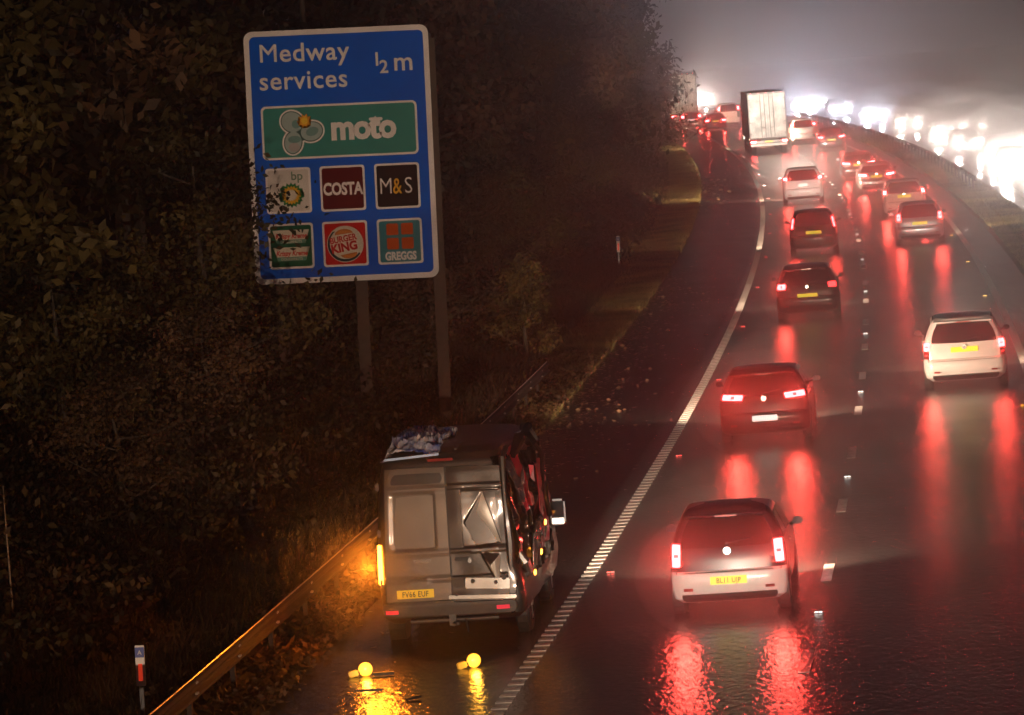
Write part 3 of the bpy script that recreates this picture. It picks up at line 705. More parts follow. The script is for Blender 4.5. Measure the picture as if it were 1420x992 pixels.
car('dark_saloon', 'dark saloon with spread bright tail lights ahead of the silver saloon in the outer lane', 'car', SALOON, (4.5, 1.80, 1.43), SB, 175, 5.3, M['grey_paint'],
    [(Q(.50, .80, .95, .90, -.01, .05), 'tail_far')], pl=('yplate_glow', None, .54), head=HEAD)
car('black_saloon', 'black car with red lights beside the lorry in the outer lane', 'car', HATCH, (4.4, 1.84, 1.52), HB, 230, 6.05, M['black_paint'],
    [(Q(.56, .84, .95, .94, -.01, .04), 'tail_far')], pl=('yplate_glow', None, .54), head=HEAD, far=True, plz=.72)
car('white_minivan', 'white van half seen past the lorry in the outer lane', 'van', ESTATE, (4.6, 1.84, 1.75), EB, 252, 5.3, M['white_paint'],
    [(Q(.72, 1.28, .95, 1.42, -.02), 'tail_far')], pl=None, head=HEAD, far=True)
car('silver_hatchback', 'silver car with bluish plate glow farthest down the inner lane by the trees', 'car', HATCH, (4.2, 1.80, 1.5), HB, 327, .3, M['silver_paint'],
    [(Q(.70, 1.0, .96, 1.2, -.02), 'tail_far')], pl=('wplate_glow', None, .7), head=HEAD, far=True, plz=.8)
car('red_saloon', 'red car with bright lamps between the far silver car and the lorry', 'car', HATCH, (4.2, 1.80, 1.46), HB, 313, 1.65, M['dkred_paint'],
    [(Q(.62, .80, .96, .94, -.02), 'tail_far')], pl=('yplate_glow', None, .54), head=HEAD, far=True, plz=.82)
car('white_panel_van', 'white van mostly hidden behind the flank of the lorry', 'van', ESTATE, (5.0, 1.95, 2.1), EB, 322, 3.3, M['white_paint'],
    [(Q(.76, 1.5, .95, 1.75, -.02), 'tail_far')], pl=None, head=HEAD, far=True)
# unseen cars added behind the camera so their beams light the backs of what is ahead
car('silver_hatchback', 'unseen silver hatchback added below the bridge to throw light ahead, outside the picture', 'car', HATCH, (4.1, 1.78, 1.5), HB, -46, 1.95, M['silver_paint'], [(Q(.80, .86, .95, 1.10, -.02), 'tail_soft')], pl=('yplate', None, .52), head=15500, extra=85000, mang=6.5, far=True, backward=True)
car('silver_saloon', 'unseen grey saloon added in the outer lane to throw light ahead, outside the picture', 'car', SALOON, (4.5, 1.80, 1.43), SB, -34, 5.9, M['grey_paint'], [(Q(.52, .80, .95, .90, -.01, .04), 'tail_soft')], pl=('yplate', None, .52), head=15500, far=True, backward=True)

# ---- lorries
def lorry(name, label, s, lat, yaw=0, H=4.05, group=None, back=False):
    r = empty(name, rd(s, lat), (0, 0, -hd(s)+yaw)); tagp(r, label, 'lorry', group)
    side = mat('lorry_side', (.34, .33, .36), .45, scale=2); wh = mat('dirty_white_door', (.78, .75, .70), .45, scale=1.6, col2=(.36, .34, .32))
    b = box('trailer_body', (0, 6.8, (H+1.0)/2), (2.5, 13.4, H-1.0), side, r, bevel=.03)
    zc = (H-.12+1.08)/2; zh = H-.12-1.08
    for sg in (-1, 1):
        d = box('rear_door', (sg*.595, .075, zc), (1.17, .05, zh), wh, r, bevel=.012)
        for z in (1.35, 2.1, 2.9, 3.6): box('hinge', (sg*1.14, .035, z), (.10, .03, .06), M['steel'], d)
        bm = bmesh.new(); cyl(bm, (sg*.16, .03, 1.1), (sg*.16, .03, H-.15), .018, n=8); cyl(bm, (sg*.42, .03, 1.1), (sg*.42, .03, H-.15), .018, n=8)
        bbox(bm, (sg*.29, .02, 1.75), (.3, .03, .04)); mkbm('lock_bar', bm, M['steel'], d)
    fr = bmesh.new()
    for sg in (-1, 1): bbox(fr, (sg*1.215, .06, (H+1)/2), (.07, .12, H-1.0+.02), bevel=.01)
    bbox(fr, (0, .06, H-.04), (2.36, .12, .10)); bbox(fr, (0, .06, 1.03), (2.36, .12, .08)); mkbm('door_frame', fr, M['steel'], r, True)
    for i in range(5): box('marker_light', (-1.0+.5*i, -.01, H-.04), (.07, .02, .03), M['tail_soft'], r)
    box('underrun_bar', (0, .15, .62), (2.4, .10, .17), mat('reflective_white', (.8, .78, .72), .4), r, bevel=.02)
    box('chassis', (0, 6.5, .92), (1.1, 12.6, .22), M['black_plastic'], r)
    box('light_board', (0, .10, .82), (2.36, .06, .15), mat('pale_board', (.7, .68, .64), .5), r)
    for sg in (-1, 1):
        box('tail_light', (sg*1.03, .055, .82), (.34, .05, .12), M['tail_far'], r, bevel=.01)
        box('mudguard', (sg*.98, 2.9, .98), (.42, 3.6, .03), M['black_plastic'], r)
        box('side_guard', (sg*1.2, 7.2, .62), (.03, 4.0, .28), M['steel'], r)
        for y in (1.7, 3.0, 4.3, 11.6): wheel(r, sg*1.0, y, .50, .34)
        box('side_marker_light', (sg*1.262, .6, 1.02), (.02, .12, .06), M['amber_dot'], r)
    box('number_plate', (0, .062, .82), (.5, .02, .11), M['yplate_glow'], r)
    cab = bmesh.new(); bbox(cab, (0, 15.0, 2.05), (2.46, 2.1, 2.9), bevel=.12); mkbm('cab', cab, M['white_paint'], r, True)
    lamp('headlight_beam', 'SPOT', r, (0, 16.25, .95), 20000, (1, .68, .46), .12, R(130), .9, (R(84), 0, 0))
    wheel(r, 1.0, 15.2, .5, .34); wheel(r, -1.0, 15.2, .5, .34)
    box('windscreen', (0, 16.06, 2.35), (2.2, .03, .95), M['glass'], r)
    for sg in (-1, 1):
        box('headlight', (sg*.95, 16.06, .95), (.34, .05, .2), M['head'], r, bevel=.02)
        box('cab_mirror', (sg*1.42, 15.8, 2.5), (.18, .12, .5), M['black_plastic'], r, bevel=.03)
        box('roof_lamp', (sg*.5, 15.95, 3.55), (.2, .06, .09), M['head_warm'], r)
    return r
lorry('box_lorry', 'tall white backed box lorry in the inner lane with dirty rear doors', 234, 2.15)
lorry('box_lorry', 'distant lorry half hidden behind the tree crowns on the bend', 347, .75, H=4.7)

# ---- oncoming traffic with headlamps
def oncoming(s, lat, label, kind, col, e, warm=False, big=1):
    lv, dm, bs = kind
    r, sh = car('oncoming_car', label, 'car', lv, dm, bs, s, lat, col, [(Q(.80, .86, .95, 1.10, -.02), 'tail_soft')], 'oncoming traffic with dazzling headlights', yaw=PI, pl=None, far=True, backward=True, headcol='head_warm' if warm else 'head')
    c = (1, .86, .76) if warm else (.80, .85, 1)
    SPRAY2.append((rd(s-dm[0]-.8, lat, .9), hd(s), 2.0*big, 3.4*big, 1.3*big))
    for sg in (1, -1): lamp('headlight_beam', 'SPOT', r, (sg*.6, dm[0]+.15, .66*dm[2]/bs[2]), e, c, .10, R(34), 1, (R(90+1.0), 0, 0))
    return r
KH = (HATCH, (4.1, 1.78, 1.5), HB); KE = (ESTATE, (4.7, 1.84, 1.6), EB); KS = (SALOON, (4.5, 1.8, 1.43), SB)
ON = 4500
for s, lat, lab, kd, col, e, wm in (
    (166, 12.6, 'warm lit oncoming hatchback nearest the central reserve at the edge of the picture', KH, M['grey_paint'], ON*.9, True),
    (184, 13.2, 'oncoming estate with a warm dazzling glare, second nearest on the far carriageway', KE, M['black_paint'], ON*1.8, True),
    (196, 16.4, 'oncoming saloon one lane out beside the nearest glare', KS, M['grey_paint'], ON*.35, True),
    (225, 12.8, 'oncoming hatchback in the middle of the warm glare', KH, M['silver_paint'], ON*1.8, True),
    (243, 15.9, 'oncoming estate one lane out behind the warm glare', KE, M['grey_paint'], ON*.4, True),
    (297, 13.2, 'oncoming saloon with the round white glare between the warm glare and the lorry', KS, M['black_paint'], ON*1.5, False),
    (366, 12.9, 'oncoming hatchback with the white glare just past the lorry roof', KH, M['grey_paint'], ON*2.2, False),
    (378, 15.5, 'oncoming estate one lane out in the white glare past the lorry', KE, M['silver_paint'], ON*.4, False),
    (205, 12.7, 'oncoming dark hatchback following close in the warm glare', KH, M['black_paint'], ON*.8, True),
    (262, 13.0, 'oncoming silver saloon between the warm and the white glare', KS, M['silver_paint'], ON*.8, True),
    (332, 13.2, 'oncoming grey estate between the two white glares', KE, M['grey_paint'], ON*.7, False),
    (450, 9.6, 'farthest oncoming car whose lights show before the lorry flank', KH, M['grey_paint'], ON*2.0, True)):
    oncoming(s, lat, lab, kd, col, e, wm, 1.45 if wm and s < 300 else 1.1)
# ------------------------------------------------------------------ the crashed van
def crashed_van():
    VL = [(.30, .16, 5.3, .90, .10), (.38, .05, 5.45, 1.00, .12), (.55, .02, 5.52, 1.02, .12), (.70, .04, 5.5, 1.03, .12), (.95, .05, 5.3, 1.03, .12), (1.25, .06, 4.9, 1.025, .12), (1.45, .07, 4.75, 1.02, .12),
          (1.9, .10, 4.45, .985, .13), (2.25, .14, 4.2, .94, .15), (2.40, .17, 4.05, .90, .17), (2.50, .24, 3.9, .82, .2), (2.56, .42, 3.7, .68, .2), (2.59, .8, 3.4, .45, .15)]
    sh = Shell(VL, .035)
    root = empty('crashed_van', rd(7.6, -1.27), (0, R(.4), -hd(7.6)+R(.5)))
    root.scale = (1, 1, 1.07)
    tagp(root, 'crashed dark grey panel van with a crumpled side and one amber lamp lit', 'van')
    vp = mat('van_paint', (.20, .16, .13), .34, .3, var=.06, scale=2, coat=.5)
    vd = mat('van_paint_dark', (.052, .043, .037), .38, .35, var=.12, scale=3, coat=.4)  # darker copy of the paint; puts shade into the bent right door
    crm = mat('crumpled_metal', (.045, .038, .035), .16, .7, var=.2, scale=5, coat=.8)
    redp = mat('red_reflection', (.55, .035, .05), .3, .2, scale=4, coat=.6)  # red put into the colour for brake lights mirrored in the metal
    bare = mat('bare_bent_metal', (.55, .53, .50), .25, .9, scale=6)
    def push(v):
        v = Vector(v)
        if v.x > .55:
            t = (v.x-.55)/.45
            dent = .30*math.exp(-((v.z-1.5)/.55)**2)*math.exp(-((v.y-.9)/1.3)**2)+.20*math.exp(-((v.z-2.3)/.35)**2)*math.exp(-((v.y-.4)/1.6)**2)
            v.x -= dent*t; v.x += .05*noise.noise(v*3)*t
            if v.z > 2: v.z += .07*noise.noise(v*2.5+Vector((3, 1, 7)))*t
        return v
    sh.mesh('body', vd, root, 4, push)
    # rear doors: the left one straight, the right one dented, its turned-away shade put into darker paint
    def recess(x, z):
        e = 0
        if .20 < abs(x) < .80 and 1.27 < z < 2.00: e -= .012
        if 2.03 < z < 2.09: e += .010
        if 1.20 < z < 1.25: e += .008
        if .86 < z < .90: e -= .012
        return e
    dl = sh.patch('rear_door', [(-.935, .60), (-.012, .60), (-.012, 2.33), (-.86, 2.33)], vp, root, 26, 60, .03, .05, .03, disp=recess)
    dl['label'] = 'straight left rear door'
    TRI = [((.50, 1.99, 0), (.31, 1.44, -.11), (.72, 1.31, 0)), ((.31, 1.44, -.11), (.72, 1.31, 0), (.40, 1.25, 0)), ((.50, 1.99, 0), (.31, 1.44, -.11), (.22, 1.60, 0)), ((.22, 1.60, 0), (.31, 1.44, -.11), (.40, 1.25, 0)),
           ((.42, 1.20, 0), (.70, 1.16, 0), (.56, 1.02, .06)), ((.70, 1.16, 0), (.56, 1.02, .06), (.66, .74, 0)), ((.42, 1.20, 0), (.56, 1.02, .06), (.66, .74, 0))]
    def dent(x, z):
        e = recess(x, z)
        for (ax, az, ah), (bx, bz, bh), (cx, cz, ch) in TRI:
            d = (bz-cz)*(ax-cx)+(cx-bx)*(az-cz); p = ((bz-cz)*(x-cx)+(cx-bx)*(z-cz))/d; q = ((cz-az)*(x-cx)+(ax-cx)*(z-cz))/d
            if p >= 0 and q >= 0 and p+q <= 1: e += p*ah+q*bh+(1-p-q)*ch; break
        return e+.018*noise.noise(Vector((x*3, z*2.2, 4)))
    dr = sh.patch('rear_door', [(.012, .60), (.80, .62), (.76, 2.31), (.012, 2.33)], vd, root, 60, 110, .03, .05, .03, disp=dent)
    dr['label'] = 'darker dented right rear door'
    crs = mat('highlight_panel', (.80, .76, .70), .36, .35, scale=3, var=.1)  # pale paint put in as the bright highlight across the dent
    def tri(name, pts, m, off=.003):
        V = []; F = []; n = 10; (ax, az, ah), (bx, bz, bh), (cx, cz, ch) = pts; ix = {}
        for i in range(n+1):
            for j in range(n+1-i):
                p, q = i/n, j/n; r_ = 1-p-q; x = ax*p+bx*q+cx*r_; z = az*p+bz*q+cz*r_
                bul = .035*math.sin(PI*p)*math.sin(PI*q); ix[i, j] = len(V)
                V.append((x, sh.rear(x, z)-.03-(ah*p+bh*q+ch*r_)-off-bul-.02*noise.noise(Vector((x*3, z*2.2, 4))), z))
        for i in range(n):
            for j in range(n-i):
                F.append((ix[i, j], ix[i+1, j], ix[i, j+1]))
                if j < n-i-1: F.append((ix[i+1, j], ix[i+1, j+1], ix[i, j+1]))
        o = mk(name, V, F, m, root, True, 80)
    tri('dent_highlight', TRI[0], crs); tri('dent_highlight', TRI[5], crs); tri('dent_highlight', TRI[6], vp)
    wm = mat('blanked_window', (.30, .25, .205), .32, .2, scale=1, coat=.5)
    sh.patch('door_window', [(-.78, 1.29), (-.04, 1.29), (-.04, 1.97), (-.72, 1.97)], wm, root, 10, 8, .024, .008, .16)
    pw = sh.patch('door_window', [(.10, 1.30), (.72, 1.30), (.68, 1.97), (.10, 1.97)], mat('blanked_window_shade', (.075, .066, .060), .30, .2, scale=1, coat=.4), root, 40, 40, .024, .008, .10, disp=lambda x, z: dent(x, z)-recess(x, z))  # darker pane colour carries the bent door's shade
    sh.patch('door_recess', [(-.80, 2.12), (-.05, 2.12), (-.05, 2.26), (-.74, 2.26)], vd, root, 10, 3, .036, .02, .3)
    sh.patch('door_gap', [(-.012, .62), (.012, .62), (.012, 2.32), (-.012, 2.32)], M['black_plastic'], root, 1, 10, .012, .02)
    for sg in (-1,):
        for z in (.85, 1.5, 2.1): box('door_hinge', (sg*.985, sh.rear(.95, z)+.01, z), (.05, .05, .10), vd, root, bevel=.01)
    y = sh.rear(.2, 1.12)
    hb = box('door_handle', (.16, y-.055, 1.12), (.20, .05, .045), M['black_plastic'], root, bevel=.012); box('lock', (.27, y-.055, 1.10), (.05, .05, .07), M['chrome'], root, bevel=.012)
    text('lettering', 'TRANSIT', .060, M['chrome'], root, (-.52, sh.rear(-.4, 1.1)-.048, 1.10), (PI/2, 0, 0), 'LEFT', .0, 1.1)
    p = plate(sh, root, -.52, .70, M['yplate'], 'FV66 EUF', .52, .112, .06)
    # plate recess, hanging bumper, reflectors, step and tow bar
    bumper = mat('bumper_plastic', (.09, .085, .08), .5, scale=5)
    sh.patch('rear_bumper', [(-1.0, .42), (.88, .40), (.90, .56), (-1.01, .58)], bumper, root, 20, 4, .10, .12, .15)
    sh.patch('bumper_step', [(-.85, .565), (.02, .565), (.02, .60), (-.85, .60)], vd, root, 8, 2, .12, .06)
    for x in (-.86, .70): sh.patch('reflector', [(x-.09, .45), (x+.09, .45), (x+.09, .50), (x-.09, .50)], mat('red_reflector_glow', (.8, .03, .05), .3, emis=(1, .05, .08), es=.5), root, 3, 2, .115, .03)  # reflectors given emission in place of light sent back
    box('latch_plate', (.50, y-.07, .79), (.62, .03, .14), bare, root, Matrix.Rotation(R(3), 3, 'Y'), bevel=.01)
    box('latch_bar', (.42, y-.10, .62), (.95, .03, .05), bare, root, Matrix.Rotation(R(2), 3, 'Y'), bevel=.01)
    box('broken_lamp_housing', (.10, y-.06, .82), (.16, .05, .14), M['black_plastic'], root, bevel=.02)
    for x, z, rr in ((.30, .83, .03), (.62, .80, .025), (.74, .86, .035), (.06, .66, .02)):
        bm = bmesh.new(); cyl(bm, (x, y-.08, z), (x, y-.11, z), rr, n=12); mkbm('bolt', bm, M['black_plastic'], root)
    bm = bmesh.new(); cyl(bm, (-.62, .05, .33), (.62, .05, .33), .028, n=10); bbox(bm, (-.02, .0, .36), (.10, .05, .20)); cyl(bm, (0, .02, .30), (0, -.12, .28), .022, n=8)
    bm2 = bmesh.ops.create_uvsphere(bm, u_segments=12, v_segments=8, radius=.035); bmesh.ops.translate(bm, vec=(.06, -.14, .30), verts=bm2['verts'])
    mkbm('tow_bar', bm, M['steel'], root, True)
    bm = bmesh.new(); cyl(bm, (.16, .0, .34), (.19, -.03, .16), .013, n=8); mkbm('hanging_cable', bm, M['rubber'], root)
    # the one working lamp, tall and narrow on the left corner
    sh.patch('tail_light', [(-1.045, .83), (-.965, .83), (-.965, 1.35), (-1.03, 1.35)], M['amber'], root, 3, 10, .03, .08, .2)
    lamp('indicator_glow', 'SPOT', root, (-1.12, -.14, 1.10), 150, (1, .22, .012), .12, R(172), .15, (R(90), 0, R(135)))
    box('high_brake_light', (-.06, sh.rear(0, 2.40)-.0, 2.42), (.36, .05, .035), M['tail_off'], root, bevel=.008)
    for x in (-.72, .2):
        bm = bmesh.new(); bbox(bm, (x, .6, 2.575), (.03, 1.5, .02)); mkbm('roof_rib', bm, vd, root)
    for x in (-1, 1):
        for yy in (1.15, 4.4):
            bm = bmesh.new(); cyl(bm, (x*.80, yy, .36), (x*(1.034 if x < 0 else .95), yy, .36), .41, n=24); mkbm('wheel_arch', bm, M['black_plastic'], root)
            wheel(root, x*(.93 if x < 0 else .88), yy, .35, .22)
    # crumpled offside: folded sheets standing off the pushed-in wall
    def fold(name, m, y0, y1, z0, z1, bulge, seed, amp=.14, nx=34, nz=44, lean=0.0, edge=0.0):
        V = []; F = []; o = Vector((seed*3.1, seed*1.7, seed*.9))
        for j in range(nz+1):
            for i in range(nx+1):
                u, v = i/nx, j/nz; yy = y0+(y1-y0)*u; z = z0+(z1-z0)*v
                base = min(1.0, sh.at(min(max(z, .3), 2.5))[2]); p = Vector((0, yy*1.5+.35*z, z*.55))+o
                r1 = 1-2*abs(noise.noise(p*1.3)); r2 = 1-2*abs(noise.noise(p*2.9+Vector((5, 0, 0)))); r3 = noise.noise(p*7)
                x = base+bulge+lean*(v-.5)+amp*(r1-.45)+amp*.28*(r2-.4)+.012*r3
                e = edge*noise.noise(Vector((v*5, seed, u*5)))
                V.append((x, yy+e+.05*noise.noise(p*2.2+Vector((0, 9, 0))), z+e*.6))
        n = nx+1
        for j in range(nz):
            for i in range(nx): a = j*n+i; F.append((a, a+1, a+n+1, a+n))
        o_ = mk(name, V, F, m, root, True, 24)
        sol = o_.modifiers.new('thick', 'SOLIDIFY'); sol.thickness = .006
        return o_
    fold('side_panel', crm, .15, 2.4, .62, 2.42, -.16, 1, .20)['label'] = 'crumpled side panel by the rear corner'
    fold('side_panel', crm, 1.9, 4.3, .70, 2.30, -.03, 2, .16)['label'] = 'crumpled side panel along the middle'
    fold('red_glint', redp, .7, 1.5, 1.65, 2.45, -.02, 4, .10, 12, 30, -.10, .12)['label'] = 'strip painted red as reflected lamp light high on the crumpled side'
    fold('red_glint', redp, 2.3, 3.3, .95, 2.10, .055, 5, .10, 10, 36, .02, .14)['label'] = 'strip painted red as reflected lamp light low on the crumpled side'
    fold('torn_sheet', bare, .9, 1.9, .80, 1.45, .03, 6, .14, 18, 20, .1, .1)['label'] = 'bright bent metal sheet'
    fold('torn_sheet', bare, .3, .9, 1.75, 2.35, -.06, 9, .12, 14, 22, -.1, .1)['label'] = 'thin bright fold near the roof'
    fold('torn_sheet', bare, 2.0, 2.5, 1.3, 2.2, .02, 12, .12, 10, 26, .05, .1)['label'] = 'long bright crease along the side'
    # torn corner pillar curling above the roof line
    for i, (pts, rr, mm) in enumerate((([(.80, .15, .75), (.86, .1, 1.3), (.80, .12, 1.9), (.78, .2, 2.4), (.84, .4, 2.50)], .045, vd), ([(.88, .9, 2.35), (1.00, 1.0, 2.58), (1.08, 1.25, 2.70), (1.02, 1.6, 2.66), (1.05, 2.0, 2.45)], .07, crm),
                                     ([(.9, .5, 1.1), (1.02, .45, .98), (1.06, .55, .84), (.96, .6, .78)], .05, bare), ([(1.0, 2.6, 2.35), (1.12, 2.8, 2.2), (1.10, 3.0, 1.8), (1.14, 3.2, 1.3)], .035, crm))):
        bm = bmesh.new(); tube(bm, pts, [rr*(1+.3*math.sin(k*2.1)) for k in range(len(pts))], 8)
        for v in bm.verts: v.co += Vector((noise.noise(v.co*6), noise.noise(v.co*6+Vector((4, 4, 4))), 0))*.05
        mkbm('bent_pillar', bm, mm, root, True, 30)
    random.seed(3)
    for i in range(5):
        a = random.uniform(0, PI); c = Vector((1.0+random.uniform(-.10, .08), random.uniform(.3, 2.6), random.uniform(.7, 2.6)))
        bm = bmesh.new(); pv = [bm.verts.new(c+Vector((random.uniform(-.05, .05), random.uniform(-.16, .16), random.uniform(-.16, .16)))) for _ in range(5)]
        try: bmesh.ops.convex_hull(bm, input=pv)
        except Exception: pass
        mkbm('metal_shard', bm, (crm, bare, crm, redp)[i % 4], root)
    bmp = fold('bumper_corner', crm, -.02, .55, .38, .80, -.12, 8, .14, 14, 14)
    for yy, z in ((1.0, .78), (1.9, .95), (2.8, 1.25)):
        box('side_marker_light', (1.075+.02*(yy > 1.5), yy, z), (.03, .11, .07), M['amber_dot'], root, bevel=.01)
    # mirrors
    for sg in (-1, 1):
        x = sg*1.02; bm = bmesh.new(); bbox(bm, (x+sg*.20, 3.6, 1.30), (.22, .12, .36), bevel=.04)
        m_ = mkbm('wing_mirror', bm, M['grey_paint'] if sg > 0 else M['black_plastic'], root, True)
        box('mirror_glass', (x+sg*.20, 3.535, 1.34), (.18, .006, .22), M['mirror_glass'], m_); box('lower_mirror_glass', (x+sg*.20, 3.535, 1.18), (.18, .006, .08), M['chrome'], m_)
        bm = bmesh.new(); cyl(bm, (x-sg*.1, 3.6, 1.27), (x+sg*.12, 3.6, 1.28), .03, n=8); mkbm('mirror_arm', bm, M['black_plastic'], m_)
    # crumpled blue and white sheet folded over the roof's left rear
    def roofsheet():
        V = []; F = []; nx, ny = 40, 34
        for j in range(ny+1):
            for i in range(nx+1):
                u, v = i/nx, j/ny; x = -.90+u*(.82-.0*v)+v*.10; yy = .12+v*1.75
                z = 2.515+.085*math.sin(PI*min(1, u*1.2))*.6+.02*v
                p = Vector((u*4, v*4, 0)); rg = 1-2*abs(noise.noise(p*1.6)); z += .20*max(0, rg-.1)*min(1, v*4)+.03*noise.noise(p*5)
                if u < .12: z -= (.12-u)*1.6
                V.append((x+.03*noise.noise(p*2+Vector((7, 0, 0))), yy+.1*noise.noise(Vector((u*6, 3, v))), max(z, 2.44)))
        for j in range(ny):
            for i in range(nx): a = j*(nx+1)+i; F.append((a, a+1, a+nx+2, a+nx+1))
        sm_ = mat('crumpled_sheet', (.88, .90, .95), .2, .1, scale=3.2, col2=(.03, .08, .38), coat=.8)
        o = mk('roof_sheet', V, F, sm_, root, True, 22); o['label'] = 'crumpled blue and white sheet lying on the roof'
        so = o.modifiers.new('thick', 'SOLIDIFY'); so.thickness = .005
        box('roof_edge_trim', (-.46, .16, 2.475), (.78, .04, .03), mat('pale_blue_trim', (.35, .5, .75), .3, .3), root, Matrix.Rotation(R(-3), 3, 'Y'), bevel=.01)
    roofsheet()
    return root
crashed_van()

# ---- round amber road lamps lying on the hard shoulder
def road_lamp(s, lat, label, rz):
    r = empty('hazard_lamp', rd(s, lat), (0, 0, rz)); tagp(r, label, 'warning lamp', 'amber hazard lamps on the hard shoulder')
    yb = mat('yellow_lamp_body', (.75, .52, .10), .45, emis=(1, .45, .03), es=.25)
    bm = bmesh.new(); sp = bmesh.ops.create_uvsphere(bm, u_segments=24, v_segments=16, radius=.088); bmesh.ops.scale(bm, vec=(1, .62, 1), verts=sp['verts']); bmesh.ops.translate(bm, vec=(0, 0, .095), verts=sp['verts'])
    mkbm('lens', bm, M['beacon'], r, True)
    bm = bmesh.new()
    for k in range(24):
        a0, a1 = 2*PI*k/24, 2*PI*(k+1)/24
        for (ra, rb_, ya, yb2) in ((.086, .096, -.02, .02),):
            vs = [bm.verts.new((rr*math.cos(a), y, .095+rr*math.sin(a))) for a, rr, y in ((a0, ra, ya), (a1, ra, ya), (a1, rb_, ya), (a0, rb_, ya), (a0, rb_, yb2), (a1, rb_, yb2))]
            bm.faces.new(vs[:4]); bm.faces.new((vs[3], vs[2], vs[5], vs[4]))
    mkbm('bezel', bm, yb, r)
    box('battery_box', (-.165, 0, .048), (.13, .09, .085), yb, r, Matrix.Rotation(R(-12), 3, 'Y'), bevel=.012)
    box('neck', (-.095, 0, .062), (.05, .05, .05), M['black_plastic'], r, bevel=.008)
    lamp('lamp_glow', 'POINT', r, (0, -.13, .12), 5, (1, .45, .04), .05)
road_lamp(5.1, -2.2, 'round amber hazard lamp on the shoulder nearer the barrier', R(6))
road_lamp(5.3, -.76, 'round amber hazard lamp on the shoulder nearer the rumble line', R(14))
# debris by the lamps
db = M['black_plastic']
for i, (s, lat, d, rz, lab) in enumerate(((3.6, -1.95, (.38, .05, .03), .15, 'thin dark strip of debris lying just behind the hazard lamps'), (5.0, -1.95, (.30, .07, .04), -.1, 'short dark debris strip beside the hazard lamp nearer the barrier'), (2.7, -1.25, (.22, .06, .03), .5, 'small dark debris piece lowest on the shoulder'))):
    bm = bmesh.new(); bbox(bm, (0, 0, d[2]/2+.004), d, bevel=.008)
    for v in bm.verts: v.co.z += .012*math.sin(v.co.x*22)+.012
    o = mkbm('debris_strip', bm, db, None, True); o.location = rd(s, lat); o.rotation_euler = (0, 0, rz); tagp(o, lab, 'debris', 'crash debris on the hard shoulder')

